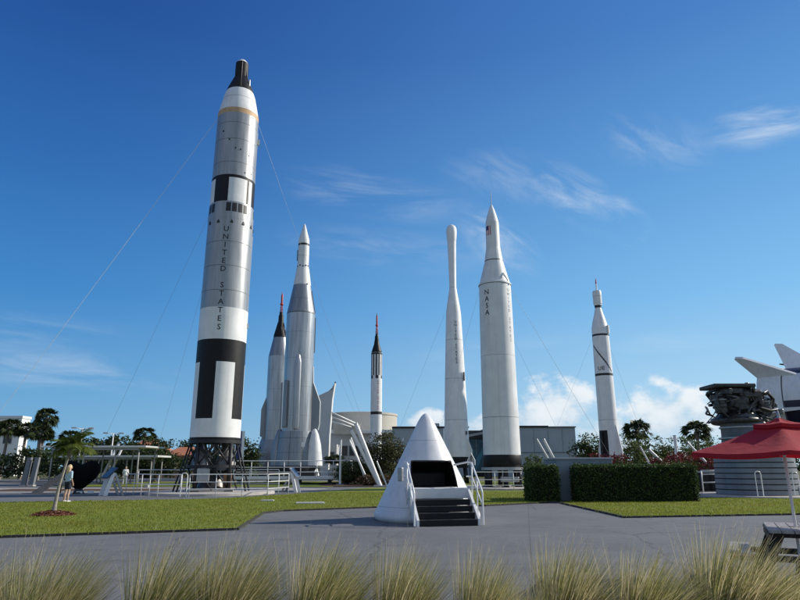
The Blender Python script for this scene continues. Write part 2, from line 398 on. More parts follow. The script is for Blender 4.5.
# ------------------------------------------------------------------ ground, plaza, lawn
def ground_mat(name, stops, scale, scale2, rough=.95, bump=.3, bscale=60, joints=None, stretch=(1, 1, 1)):
    m = bpy.data.materials.new(name); nt, N, L = nodes_of(m); b = N['Principled BSDF']
    tc = N.new('ShaderNodeTexCoord')
    mp = N.new('ShaderNodeMapping'); mp.inputs['Scale'].default_value = stretch; L.new(tc.outputs['Object'], mp.inputs[0])
    n1 = N.new('ShaderNodeTexNoise'); n1.inputs['Scale'].default_value = scale; n1.inputs['Detail'].default_value = 8; n1.inputs['Roughness'].default_value = .65
    n2 = N.new('ShaderNodeTexNoise'); n2.inputs['Scale'].default_value = scale2; n2.inputs['Detail'].default_value = 5; n2.inputs['Roughness'].default_value = .7
    L.new(mp.outputs[0], n1.inputs['Vector']); L.new(tc.outputs['Object'], n2.inputs['Vector'])
    a = N.new('ShaderNodeMath'); a.operation = 'MULTIPLY_ADD'; a.inputs[1].default_value = .6; L.new(n1.outputs['Fac'], a.inputs[0])
    a2 = N.new('ShaderNodeMath'); a2.operation = 'MULTIPLY'; a2.inputs[1].default_value = .4; L.new(n2.outputs['Fac'], a2.inputs[0]); L.new(a2.outputs[0], a.inputs[2])
    cr = N.new('ShaderNodeValToRGB'); cr.color_ramp.elements.remove(cr.color_ramp.elements[0])
    for i, (p, c) in enumerate(stops):
        e = cr.color_ramp.elements[0] if i == 0 else cr.color_ramp.elements.new(p)
        e.position = p; e.color = (*c, 1)
    L.new(a.outputs[0], cr.inputs[0]); out = cr.outputs[0]
    if joints:
        br = N.new('ShaderNodeTexBrick'); br.offset = 0; br.inputs['Scale'].default_value = 1
        br.inputs['Brick Width'].default_value = joints; br.inputs['Row Height'].default_value = joints
        br.inputs['Mortar Size'].default_value = .012; br.inputs['Mortar Smooth'].default_value = .3
        br.inputs['Color1'].default_value = (1, 1, 1, 1); br.inputs['Color2'].default_value = (.93, .94, .95, 1); br.inputs['Mortar'].default_value = (.62, .62, .63, 1)
        mp3 = N.new('ShaderNodeMapping'); mp3.inputs['Rotation'].default_value = (0, 0, R(11)); L.new(tc.outputs['Object'], mp3.inputs[0]); L.new(mp3.outputs[0], br.inputs['Vector'])
        mx = N.new('ShaderNodeMix'); mx.data_type = 'RGBA'; mx.blend_type = 'MULTIPLY'; mx.inputs['Factor'].default_value = 1
        L.new(out, mx.inputs['A']); L.new(br.outputs['Color'], mx.inputs['B']); out = mx.outputs['Result']
    if joints:
        vo = N.new('ShaderNodeTexVoronoi'); vo.feature = 'DISTANCE_TO_EDGE'; vo.inputs['Scale'].default_value = .23
        wn = N.new('ShaderNodeTexNoise'); wn.inputs['Scale'].default_value = 1.3; wn.inputs['Detail'].default_value = 6; L.new(tc.outputs['Object'], wn.inputs['Vector'])
        wm = N.new('ShaderNodeMix'); wm.data_type = 'VECTOR'; wm.inputs['Factor'].default_value = .35; L.new(tc.outputs['Object'], wm.inputs['A']); L.new(wn.outputs['Color'], wm.inputs['B']); L.new(wm.outputs['Result'], vo.inputs['Vector'])
        vr = N.new('ShaderNodeMapRange'); vr.inputs[1].default_value = 0; vr.inputs[2].default_value = .006; vr.inputs[3].default_value = .62; vr.inputs[4].default_value = 1; L.new(vo.outputs['Distance'], vr.inputs[0])
        sn = N.new('ShaderNodeTexNoise'); sn.inputs['Scale'].default_value = 1.1; sn.inputs['Detail'].default_value = 7; sn.inputs['Roughness'].default_value = .72; sn.inputs['Distortion'].default_value = .6; L.new(tc.outputs['Object'], sn.inputs['Vector'])
        sr = N.new('ShaderNodeMapRange'); sr.inputs[1].default_value = .52; sr.inputs[2].default_value = .72; sr.inputs[3].default_value = 1; sr.inputs[4].default_value = .72; L.new(sn.outputs['Fac'], sr.inputs[0])
        mm = N.new('ShaderNodeMath'); mm.operation = 'MULTIPLY'; L.new(vr.outputs[0], mm.inputs[0]); L.new(sr.outputs[0], mm.inputs[1])
        mz = N.new('ShaderNodeMix'); mz.data_type = 'RGBA'; mz.blend_type = 'MULTIPLY'; mz.inputs['Factor'].default_value = 1; L.new(out, mz.inputs['A']); L.new(mm.outputs[0], mz.inputs['B']); out = mz.outputs['Result']
    L.new(out, b.inputs['Base Color']); b.inputs['Roughness'].default_value = rough; b.inputs['Specular IOR Level'].default_value = .3
    n3 = N.new('ShaderNodeTexNoise'); n3.inputs['Scale'].default_value = bscale; n3.inputs['Detail'].default_value = 3
    L.new(tc.outputs['Object'], n3.inputs['Vector'])
    bp = N.new('ShaderNodeBump'); bp.inputs['Strength'].default_value = bump; bp.inputs['Distance'].default_value = .02
    L.new(n3.outputs['Fac'], bp.inputs['Height']); L.new(bp.outputs[0], b.inputs['Normal'])
    return m
M_PLAZA = ground_mat('plaza_concrete', [(.30, (.112, .117, .120)), (.47, (.142, .147, .150)), (.56, (.158, .162, .163)), (.72, (.192, .193, .192))], .35, 7., .85, .25, 45, joints=3.2)
M_LAWN = ground_mat('lawn_turf', [(.3, (.08, .11, .012)), (.5, (.15, .18, .02)), (.68, (.23, .225, .04))], .5, 22., .95, .8, 30)
M_FIELD = ground_mat('rough_grass', [(.3, (.045, .055, .018)), (.55, (.09, .095, .03)), (.75, (.16, .13, .06))], .08, 3., .95, .5, 8)
M_BED = ground_mat('bed_mulch', [(.3, (.05, .03, .018)), (.55, (.10, .06, .035)), (.75, (.17, .11, .07))], 2., 30., 1, 1, 30)
M_PATH = ground_mat('pale_path', [(.3, (.26, .25, .235)), (.6, (.33, .32, .30)), (.8, (.40, .38, .35))], .5, 9., .9, .25, 40, joints=2.4)

def sheet(poly, z, t=.03):
    n = len(poly); P = [(x, y, z) for x, y in poly] + [(x, y, z - t) for x, y in poly]
    mb = MB(); mb.add(P, [tuple(range(n))] + [((i + 1) % n, i, n + i, n + (i + 1) % n) for i in range(n)]); return mb
def ring_sheet(cx, cy, r, z, t, n=64):
    return sheet([(cx + r * cos(2 * pi * i / n), cy + r * sin(2 * pi * i / n)) for i in range(n)], z, t)
def smooth_poly(pts, it=2):
    for _ in range(it):
        q = []
        for i in range(len(pts)):
            a, b = pts[i], pts[(i + 1) % len(pts)]
            q += [(a[0] * .75 + b[0] * .25, a[1] * .75 + b[1] * .25), (a[0] * .25 + b[0] * .75, a[1] * .25 + b[1] * .75)]
        pts = q
    return pts

struct('ground', sheet([(3000 * cos(i * pi / 24), 3000 * sin(i * pi / 24)) for i in range(48)], -.03, .05), M_FIELD, 'flat rough grass ground reaching to the horizon', 'ground')
struct('plaza', sheet([(-110, -20), (110, -20), (110, 76), (-110, 100)], 0, .02), M_PLAZA, 'grey concrete plaza in front of and around the rockets', 'plaza')

LAWN_A = [(-40, 5), (-9.45, 15.7), (-4.3, 17.5), (-4.45, 19), (-4.9, 23.6), (-4.4, 24.7), (-1.14, 26.6), (1.2, 27.3), (3.57, 27.6), (7.25, 30.3), (7.8, 34), (14.2, 46), (14.2, 49), (6.6, 50), (-2.4, 52), (-4.0, 47.2), (-6.2, 40.4), (-8.5, 35.6), (-10.2, 33.6), (-18.9, 31.0), (-40, 26)]
LAWN_B = [(7.2, 29.4), (7.23, 21.24), (13.55, 22.4), (40, 27), (40, 38.5), (21.5, 34.6), (12, 33.4), (8.9, 32.5)]
LAWN_C = [(-30, 56), (-6.5, 54), (-2.9, 57.5), (7, 58), (15, 57), (26, 62), (26, 75), (-30, 75)]
for k, (pl, lb) in enumerate([(LAWN_A, 'mown green lawn stretching from the young palm past the white cone'), (LAWN_B, 'strip of green lawn in front of the long clipped hedge'), (LAWN_C, 'far green lawn behind the white cone at the feet of the rockets')]):
    struct('lawn', sheet(pl, .035, .034), M_LAWN, lb, 'lawn')
def kerb_line(pts, label):
    mb = MB()
    for a, b in zip(pts[:-1], pts[1:]):
        d = Vector((b[0] - a[0], b[1] - a[1], 0)); L_ = d.length
        mb.box(((a[0] + b[0]) / 2, (a[1] + b[1]) / 2, .03), (L_ + .02, .07, .055), rot=Matrix.Rotation(atan2(d.y, d.x), 4, 'Z'))
    struct('lawn_kerb', mb, mat('dark_edging', (.035, .032, .03), .9, var=.3, scale=5), label, 'kerb')
kerb_line(LAWN_A[0:10], 'thin dark edging along the front of the main lawn')
kerb_line(LAWN_B[0:4], 'thin dark edging along the front of the right hand lawn strip')

def in_poly(x, y, poly):
    c = np.zeros(len(x), bool); n = len(poly); j = n - 1
    for i in range(n):
        xi, yi = poly[i]; xj, yj = poly[j]
        c ^= ((yi > y) != (yj > y)) & (x < (xj - xi) * (y - yi) / (yj - yi + 1e-12) + xi); j = i
    return c
def blades(poly, n, xr, yr, h, w, label, seed):
    r = np.random.default_rng(seed)
    y = yr[0] + (yr[1] - yr[0]) * r.random(n) ** 1.7; x = r.uniform(xr[0], xr[1], n)
    x0_, y0_ = x, y; x, y = x + r.normal(0, .08, n), y + r.normal(0, .08, n)
    k = in_poly(x0_, y0_, poly) & (np.abs(x) < y * .72 + 1)
    x, y = x[k], y[k]; n = len(x)
    a = r.uniform(0, 2 * pi, n); hh = h * r.uniform(.45, 1.25, n); ww = w * r.uniform(.6, 1.3, n) * (1 + y / 40)
    lx, ly = r.normal(0, .4, n) * hh, r.normal(0, .4, n) * hh
    V = np.empty((n, 3, 3)); V[:, 0] = np.stack([x - cos_(a) * ww, y - sin_(a) * ww, np.full(n, .03)], 1)
    V[:, 1] = np.stack([x + cos_(a) * ww, y + sin_(a) * ww, np.full(n, .03)], 1); V[:, 2] = np.stack([x + lx, y + ly, .035 + hh], 1)
    o = fast_mesh('lawn_grass', V.reshape(-1, 3), np.arange(n * 3).reshape(n, 3), L_LAWN)
    return tag(o, label, 'grass', kind='stuff')
cos_, sin_ = np.cos, np.sin
def patchy(m, tint, scale):
    nt = m.node_tree; N, L = nt.nodes, nt.links; mx0 = next(n for n in N if n.type == 'MIX')
    tc = N.new('ShaderNodeTexCoord'); nz = N.new('ShaderNodeTexNoise'); nz.inputs['Scale'].default_value = scale; nz.inputs['Detail'].default_value = 5
    L.new(tc.outputs['Object'], nz.inputs['Vector'])
    mr = N.new('ShaderNodeMapRange'); mr.inputs[1].default_value = .42; mr.inputs[2].default_value = .68; L.new(nz.outputs['Fac'], mr.inputs[0])
    mx = N.new('ShaderNodeMix'); mx.data_type = 'RGBA'; mx.blend_type = 'MULTIPLY'; mx.inputs['B'].default_value = (*tint, 1)
    users = [l.to_socket for l in mx0.outputs['Result'].links]
    L.new(mr.outputs[0], mx.inputs['Factor']); L.new(mx0.outputs['Result'], mx.inputs['A'])
    for u in users: L.new(mx.outputs['Result'], u)
patchy(L_LAWN, (1.0, .80, .7), .45)
blades(LAWN_A, 190000, (-26, 9), (12, 42), .055, .008, 'short green blades of the main lawn', 1)
blades(LAWN_B, 60000, (7, 26), (21, 37), .055, .008, 'short green blades of the lawn strip by the hedge', 2)

# pads and beds
def pad(name, cx, cy, r, h, label, cat='pad', m=None):
    return tag(obj(name, MB().lathe([(0, r + .02), (h - .03, r), (h, r - .04)], 72, c=(cx, cy, 0)), m or CONC), label, cat, kind='structure')
pad('rocket_pad', -11.87, 41, 3.9, .16, 'low round concrete pad under the tallest silver rocket')
pad('rocket_pad', 7.74, 49, 4.2, .16, 'low round concrete pad under the white rocket on the black drum')
pad('rocket_pad', 19.9, 36.3, 3.6, .10, 'low pale pad under the ribbed grey engine nozzle')
struct('planting_bed', sheet(smooth_poly([(-7, 55), (-3, 54), (2, 56), (3, 66), (-2, 74), (-9, 72)], 2), .05, .02), M_BED, 'mulched planting bed with bushes left of the cone', 'planting bed')
struct('planting_bed', sheet(smooth_poly([(9, 40), (30, 42), (36, 60), (30, 74), (14, 72), (11, 56)], 2), .06, .02), M_BED, 'mulched bed of red shrubs behind the hedges', 'planting bed')
struct('path', sheet([(-60, 43), (-18, 43.5), (-17, 46), (-9, 46.2), (-6.6, 44), (-5.5, 50), (-9, 53), (-30, 54), (-60, 54)], .006, .004), M_PATH, 'paler concrete path behind the railings on the left', 'path')
struct('verge', sheet([(-30, 45.5), (-17.5, 46), (-16.8, 50.5), (-30, 50.5)], .02, .018), M_BED, 'brown strip of bare soil behind the left railing', 'verge')
struct('path', sheet([(-60, 28.5), (-21, 33.2), (-21, 34.2), (-60, 31)], .006, .004), M_PATH, 'narrow pale path crossing the plaza at far left', 'path')

# ------------------------------------------------------------------ rockets
def seams(zs, w=.035):
    return lambda z: any(abs(z - s) < w for s in zs)
def prof_with(zr, cuts):
    """insert extra z levels into a (z, r) profile"""
    zr = list(zr); out = list(zr)
    for c in cuts:
        for (z0, r0), (z1, r1) in zip(zr[:-1], zr[1:]):
            if z0 < c < z1: out.append((c, r0 + (r1 - r0) * (c - z0) / (z1 - z0)))
    out.sort(key=lambda p: p[0]); return out
def seamcuts(zs, w=.02): return [v for z in zs for v in (z - w, z + w)]

def gemini_rocket():
    X, Y = -11.87, 41.
    t = thing('rocket', 'tallest rocket, silver grey with black and white panels, on a dark steel frame', 'rocket', (X, Y, 0), face_cam(X, Y), 'rockets standing in the garden')
    def incol(a, cols): return any(c0 <= ((a - c0) % 360) + c0 < c1 for c0, c1 in cols)
    blk = [(-55, -10), (35, 80), (125, 170), (-145, -100)]
    s1 = [12.9, 14.6, 16.3]
    def f1(z, a):
        if z < 3.42: return 1
        if z < 4.56: return 0
        if z < 8.14: return 1 if incol(a, blk) else 0
        if z < 9.61: return 1
        if z < 11.74: return 0
        return 3 if any(abs(z - q) < .021 for q in s1) else 2
    pr = prof_with([(3.3, 1.57), (11.74, 1.57), (18.0, 1.53)], [3.42, 4.56, 8.14, 9.61] + seamcuts(s1))
    obj('first_stage', MB().lathe(pr, 72, f1), [WHITE, BLACK2, SILVER, SEAM], t)
    win = [(-15, -2.5), (0, 12.5), (15, 27.5), (30, 42.5)]
    wins = [(a + k * 90, b + k * 90) for k in (-2, -1, 0, 1) for a, b in win]
    def fi(z, a): return 1 if 18.45 < z < 19.1 and incol(a, wins) else 0
    obj('interstage', MB().lathe([(18.0, 1.535), (18.45, 1.535), (19.1, 1.515), (19.22, 1.51)], 144, fi, cap=False), [SILVER, BLACK], t)
    c2 = [(-55, -12.5), (37.5, 45), (57.5, 90), (125, 167.5), (-142.5, -110)]
    def f2(z, a):
        if z < 21.0: return 1 if incol(a, c2) else 0
        if z < 21.22: return 1
        if z > 26.1: return 4
        return 3 if any(abs(z - q) < .021 for q in (22.2, 24.0, 25.3)) else 2
    pr = prof_with([(19.22, 1.50), (21.22, 1.49), (26.5, 1.455)], [21.0, 26.1] + seamcuts([22.2, 24.0, 25.3]))
    obj('second_stage', MB().lathe(pr, 144, f2), [WHITE, BLACK2, SILVER, SEAM, TAN], t)
    for a in (-62, -32, 2, 33, 62, 92):
        r = 1.55; a_ = R(a)
        obj('fairing_marker', MB().prism([(-.11, -.12), (.11, -.12), (.0, .12)], .05, Matrix.Rotation(a_, 4, 'Z'), (r * sin(a_), -r * cos(a_), 17.75)), BLACK, t)
    for a, z in ((-20, 23.9), (-2, 23.25), (12, 23.2), (38, 22.9), (50, 21.6), (-40, 24.6), (28, 21.5)):
        r = 1.475; a_ = R(a); obj('access_port', MB().box((r * sin(a_), -r * cos(a_), z), (.09, .05, .1), rot=Matrix.Rotation(a_, 4, 'Z')), BLACK, t)
    pa = [(26.5, 1.435), (26.75, 1.40), (27.4, 1.27), (28.1, 1.12), (28.42, 1.01)]
    obj('adapter', MB().lathe(prof_with(pa, seamcuts([27.6], .012)), 64, lambda z, a: 1 if abs(z - 27.6) < .013 else 0), [WHITE, SEAM], t)
    sc = obj('capsule', MB().lathe([(28.4, 1.0), (28.55, .99), (29.15, .76), (29.65, .56), (29.75, .50), (29.85, .48), (30.2, .48), (30.25, .485), (31.0, .47)], 40, 0), BLACK2, t)
    obj('nose_cap', MB().lathe([(31.0, .42), (31.1, .40), (31.25, .28), (31.32, .05)], 24), WHITE, sc)
    mb = MB()
    for a in (-50, 0, 48, 120, 180, -120):
        a_ = R(a); mb.path([(1.0 * sin(a_), -1.0 * cos(a_), 28.5), (.65 * sin(a_), -.65 * cos(a_), 29.4), (.5 * sin(a_), -.5 * cos(a_), 29.9), (.48 * sin(a_), -.48 * cos(a_), 30.9)], .028, 6)
    obj('stringer', mb, BLACK, sc)
    obj('hatch_strip', MB().prism([(0, 0), (.09, 0), (.05, .75), (0, .75)], .06, Matrix.Rotation(R(50), 4, 'Z'), (.84 * sin(R(46)), -.84 * cos(R(46)), 28.65)), WHITE, sc)
    mb = MB(); a_ = R(112)
    mb.box((1.6 * sin(a_), -1.6 * cos(a_), 13.5), (.16, .14, 8.), rot=Matrix.Rotation(a_, 4, 'Z'))
    mb.box((1.52 * sin(a_), -1.52 * cos(a_), 23.6), (.14, .14, 4.2), rot=Matrix.Rotation(a_, 4, 'Z'))
    mb.box((1.54 * sin(R(86)), -1.54 * cos(R(86)), 24.6), (.2, .2, .4)); mb.box((1.6 * sin(R(80)), -1.6 * cos(R(80)), 10.8), (.12, .2, .3))
    obj('conduit', mb, WHITE2, t)
    lettering(t, 'UNITED STATES', lambda z: 1.57 - .04 * max(0, min(1, (z - 11.7) / 6.3)), -10, 17.55, .565, .37, BLACK)
    for s in (-1, 1):
        obj('engine_bell', MB().lathe([(3.2, .22), (2.9, .25), (2.5, .42), (1.9, .60), (1.45, .68)], 28, c=(s * .72, -.15, 0), cap=False), ENGINE2, t)
    mb = MB()
    for i in range(16):
        a = random.uniform(0, 2 * pi); r = random.uniform(.2, 1.25); a2 = a + random.uniform(-.8, .8)
        mb.path([(r * cos(a), r * sin(a), 3.3), (r * 1.1 * cos(a + .2), r * 1.1 * sin(a + .2), random.uniform(2.6, 3.0)), (.75 * cos(a2), .75 * sin(a2), random.uniform(1.9, 2.6))], random.uniform(.03, .07), 6)
    obj('engine_piping', mb, ENGINE2, t)
    # launch frame
    s = thing('launch_stand', 'dark braced steel frame carrying the tallest rocket above the round pad', 'launch frame', (X, Y, .16), face_cam(X, Y))
    obj('top_ring', MB().lathe([(2.9, 1.62), (2.9, 1.42), (3.12, 1.42), (3.12, 1.62), (2.9, 1.62)], 40, cap=False), TRUSS, s)
    for a in (-140, -40, 40, 140):
        a_ = R(a); p0 = Vector((1.52 * sin(a_), -1.52 * cos(a_), 2.95)); p1 = Vector((1.56 * sin(a_), -1.56 * cos(a_), 0))
        leg = obj('leg', MB().tube(p0, p1, .12, .13, 8), TRUSS, s)
        obj('foot_plate', MB().box((p1.x, p1.y, .03), (.5, .5, .06)), TRUSS, leg)
    for a in (-92, -62, 62, 92, 180):
        a_ = R(a); obj('outrigger', MB().tube((1.5 * sin(a_), -1.5 * cos(a_), 2.9), (2.3 * sin(a_), -2.3 * cos(a_), 0), .05, .05, 8), TRUSS, s)
    angs = [-140, -90, -40, 0, 40, 90, 140, 180]
    for i, a in enumerate(angs):
        b = angs[(i + 1) % 8]; A, B = R(a), R(b); r = 1.53
        for z0, z1 in ((2.9, 1.5), (1.5, 2.9), (1.5, .1)):
            obj('brace', MB().tube((r * sin(A), -r * cos(A), z0), (r * sin(B), -r * cos(B), z1), .05, .05, 6), TRUSS, s)
    obj('middle_ring', MB().lathe([(1.42, 1.6), (1.42, 1.45), (1.58, 1.45), (1.58, 1.6), (1.42, 1.6)], 40, cap=False), TRUSS, s)
    obj('service_box', MB().box((-.55, -1.3, 1.0), (.75, .5, .75), bev=.03), GALV, s)
    obj('service_box', MB().box((.9, -.9, .55), (.5, .5, 1.1), bev=.03), mat('rusty_box', (.25, .13, .07), .7, var=.4, scale=5), s)
    obj('flame_duct', MB().lathe([(.0, 1.0), (.5, .85), (1.1, .5)], 24, c=(0, .3, 0)), ENGINE, s)
    obj('base_slab', MB().box((0, -.2, .1), (2.6, 2.4, .2), bev=.03), CONC, s)
    return t
gemini_rocket()

def tower(t, z0, z1, r0, r1, m, mtip, hm):
    """launch escape tower: lattice, rocket canister, spike"""
    e = obj('escape_tower', MB(), m, t) if False else None
    mb = MB(); zm = z0 + (z1 - z0) * .42; P = []
    for k in range(3):
        a = 2 * pi * k / 3 + .5; P.append((Vector((r0 * cos(a), r0 * sin(a), z0)), Vector((r1 * cos(a), r1 * sin(a), zm))))
    w = (z1 - z0) * .012
    for k in range(3):
        mb.tube(*P[k], w, w, 6); a, b = P[k], P[(k + 1) % 3]
        for f in (0, .33, .66): mb.tube(a[0].lerp(a[1], f), b[0].lerp(b[1], min(1, f + .33)), w * .7, w * .7, 5); mb.tube(a[0].lerp(a[1], f + .33), b[0].lerp(b[1], f + .33), w * .7, w * .7, 5)
    tw = obj('escape_tower', mb, m, t)
    h = z1 - zm
    obj('escape_motor', MB().lathe([(zm - h * .06, r1 * 2.6), (zm + h * .05, r1 * 1.8), (zm + h * .07, r1 * 1.35), (zm + h * .72, r1 * 1.35), (zm + h * .8, r1 * .7), (z1, .02)], 20, lambda z, a: 1 if z > zm + h * .45 else 0), [hm, mtip], tw)

def atlas_tank(t, r, z0, zs, front, skirt_r):
    sm = [zs * f for f in (.38, .55, .72, .88)]
    obj('tank', MB().lathe(prof_with([(5.3, r), (zs, r)], seamcuts(sm)), 64, lambda z, a: 1 if any(abs(z - q) < .021 for q in sm) else 0), [STEEL, STEELD], t)
    return sm

def atlas_agena():
    X, Y = -11.24, 69.
    t = thing('rocket', 'steel grey rocket with slim white upper stage, in front of a shorter grey one', 'rocket', (X, Y, 0), face_cam(X, Y), 'rockets standing in the garden')
    atlas_tank(t, 1.6, 5.3, 18.3, 0, 2.5)
    obj('tank_cone', MB().lathe(prof_with([(18.3, 1.6), (18.42, 1.61), (18.5, 1.58), (21.73, 1.0)], seamcuts([20.0])), 64, lambda z, a: 1 if abs(z - 20) < .021 or z < 18.45 else 0), [STEELD, SEAM], t)
    u = obj('upper_stage', MB().lathe(prof_with([(21.73, 1.0), (21.95, .98), (23.66, .74), (24.2, .65), (26.97, .64)], [22.05, 26.55, 26.8] + seamcuts([25.3], .012)), 48, lambda z, a: 1 if 26.55 < z < 26.8 or abs(z - 25.3) < .013 else 0), [WHITE2, BLACK], t)
    obj('nose_cone', MB().lathe([(26.97, .63), (27.35, .62), (27.9, .47), (28.6, .28), (29.2, .12), (29.38, .02)], 40), WHITE2, t)
    for a in (-60, -30, 0, 30, 55): obj('vent_port', MB().box((.7 * sin(R(a)), -.7 * cos(R(a)), 24.05 - .1 * (a % 20 == 0)), (.13, .06, .15), rot=Matrix.Rotation(R(a), 4, 'Z')), BLACK, u)
    obj('vent_port', MB().box((1.0 * sin(R(35)), -1.0 * cos(R(35)), 21.75), (.16, .08, .16), rot=Matrix.Rotation(R(35), 4, 'Z')), BLACK, u)
    obj('black_strip', MB().box((-.68, 0, 25.4), (.1, .14, 1.3)), BLACK, u)
    # skirt: twin booster engine fairings either side of the tank
    def sk(z, a): return 1 if abs(z - 4.6) < .03 or abs(z - 3.1) < .02 or abs(abs(a) - 18) < 1.3 or abs(abs(a) - 70) < 1.3 else 0
    obj('engine_skirt', MB().lathe(prof_with([(1.75, 1.98), (3.1, 1.85), (4.6, 1.72), (5.3, 1.64)], [3.08, 3.12, 4.57, 4.63]), 144, sk, sx=1.12, sy=1.05), [STEELD, SEAM], t)
    for x, mm in ((-1.75, STEELD), (1.95, WHITE2)):
        obj('booster_fairing', MB().lathe([(1.75, .92), (2.6, .86), (4.0, .68), (5.0, .42), (5.5, .18), (5.6, .02)], 36, c=(x, -1.0 if x > 0 else .1, 0)), mm, t)
    obj('engine_bell', MB().lathe([(1.8, .35), (1.3, .45), (.75, .62)], 28, c=(1.95, -1.0, 0), cap=False), WHITE2, t)
    obj('engine_bell', MB().lathe([(1.8, .35), (1.3, .45), (.75, .62)], 28, c=(-1.5, -.2, 0), cap=False), ENGINE, t)
    # equipment pods: long half-round housings down the tank
    obj('equipment_pod', MB().lathe([(5.45, .16), (5.55, .32), (6.2, .38), (12.6, .36), (13.4, .2), (13.6, .03)], 24, c=(-.1, -1.62, 0), sx=.95, sy=.55), STEEL, t)
    obj('equipment_pod', MB().box((-1.25, -1.12, 8.2), (.55, .45, 5.), rot=Matrix.Rotation(R(-45), 4, 'Z'), bev=.1), STEELD, t)
    pod = obj('side_pod', MB().prism([(0, 5.4), (.85, 5.5), (.95, 6.1), (.95, 8.5), (.15, 10.6), (.1, 12.4), (0, 12.5)], .8, None, (1.45, .1, 0)), STEELD, t)
    obj('pod_edge', MB().path([(2.3, -.32, 5.5), (2.43, -.32, 6.1), (2.43, -.32, 8.5), (1.63, -.32, 10.6), (1.57, -.32, 12.4)], .07, 6), WHITE2, pod)
    mb = MB(); mb.box((1.63, 0, 16.), (.12, .2, 4.)); mb.box((1.35 * sin(R(80)), -1.35 * cos(R(80)), 19.8), (.1, .18, 2.6), rot=Matrix.Rotation(R(-10), 4, 'Y')); obj('conduit', mb, STEELD, t)
    obj('warning_plate', MB().box((.75, -1.87, 3.9), (.35, .06, .45)), WHITE, t)
    obj('support_ring', MB().lathe([(1.15, 2.2), (1.75, 2.25)], 48, sx=1.2, sy=1.05), TRUSS, t)
    # platform
    p = thing('rocket_platform', 'low white edged platform with railing under the steel grey rocket', 'platform', (X, Y - 1., 0))
    obj('deck', MB().box((.8, -2.2, .55), (11.2, 6.6, .28), bev=.04), CONC, p)
    obj('deck_edge', MB().box((.8, -5.53, .62), (11.3, .1, .3), bev=.02), RAILW, p)
    obj('plinth', MB().box((0, 0, .85), (5.2, 5., .5), bev=.05), TRUSS, p)
    for px in (-4.4, -1.5, 1.5, 4.4, 6.1): obj('pier', MB().box((px, -5., .22), (.35, .35, .44)), TRUSS, p)
    return t
atlas_agena()

def mercury_atlas():
    X, Y = -17.59, 90.
    t = thing('rocket', 'dull grey rocket with black capsule and red tower, half hidden behind the steel grey one', 'rocket', (X, Y, 0), face_cam(X, Y), 'rockets standing in the garden')
    atlas_tank(t, 1.55, 5.3, 17.1, 0, 2.4)
    obj('tank_cone', MB().lathe([(17.1, 1.53), (17.9, 1.38), (19.9, .98)], 48), STEELD, t)
    obj('engine_skirt', MB().lathe(prof_with([(1.7, 2.1), (3.4, 1.92), (5.3, 1.6)], [3.38, 3.42]), 72, lambda z, a: 1 if abs(z - 3.4) < .021 else 0, sx=1.22), [STEELD, SEAM], t)
    obj('booster_fairing', MB().lathe([(1.7, .95), (3., .85), (5., .45), (6.2, .03)], 30, c=(-1.65, 0, 0)), STEELD, t)
    obj('equipment_pod', MB().box((.75, -1.45, 9.5), (.4, .35, 7.5), rot=Matrix.Rotation(R(28), 4, 'Z'), bev=.08), STEEL, t)
    obj('equipment_pod', MB().prism([(0, 5.5), (-.7, 5.8), (-.7, 9.5), (-.1, 11.2), (0, 11.2)], .6, None, (-1.45, 0, 0)), STEELD, t)
    c = obj('capsule', MB().lathe([(19.9, .97), (20.1, .97), (20.2, .93), (21.4, .56), (22.3, .42), (22.4, .40), (23.3, .36), (23.4, .28), (23.8, .26)], 36), BLACK2, t)
    mb = MB()
    for k in range(9): a = 2 * pi * k / 9; mb.tube((.96 * cos(a), .96 * sin(a), 20.15), (.44 * cos(a), .44 * sin(a), 22.2), .05, .04, 5)
    obj('stringer', mb, BLACK, c)
    tower(t, 23.7, 26.95, .24, .11, RED, RED, RED)
    obj('support_ring', MB().lathe([(.0, 2.5), (1.7, 2.3)], 40), TRUSS, t)
mercury_atlas()

def redstone():
    X, Y = -3.76, 99.
    t = thing('rocket', 'slim white rocket with black vertical stripes, black capsule and thin tower, above the olive bush', 'rocket', (X, Y, 0), face_cam(X, Y), 'rockets standing in the garden')
    def f(z, a):
        k = int((a + 180 + 8) // 30)
        if z < 1.6: return 1
        if 9.5 < z < 9.95: return 1
        if 15.1 < z < 15.6: return 1 if k % 2 == 0 else 0
        if 15.6 < z < 18.95: return 1 if (a + 188) % 30 < 15 else 0
        if 18.95 < z < 19.25: return 1
        return 0
    obj('hull', MB().lathe(prof_with([(.9, .9), (19.27, .88)], [1.6, 9.5, 9.95, 15.1, 15.6, 18.95, 19.24]), 72, f), [WHITE, BLACK], t)
    c = obj('capsule', MB().lathe([(19.27, .80), (19.45, .82), (19.6, .78), (20.7, .44), (21.5, .33), (22.0, .3), (22.1, .22), (22.4, .2)], 36), BLACK2, t)
    tower(t, 22.35, 25.9, .2, .1, RED, BLACK, RED)
    for k in range(4):
        a = R(45 + 90 * k); obj('fin', MB().prism([(.85, .9), (1.9, .6), (1.9, 1.6), (.85, 3.6)], .08, Matrix.Rotation(a, 4, 'Z')), WHITE2 if k % 2 else BLACK2, t)
    obj('launch_ring', MB().lathe([(0, 1.2), (.9, .9)], 32), TRUSS, t)
    lettering(t, 'UNITED STATES', lambda z: .89, 20, 14.9, .36, .26, RED)
redstone()

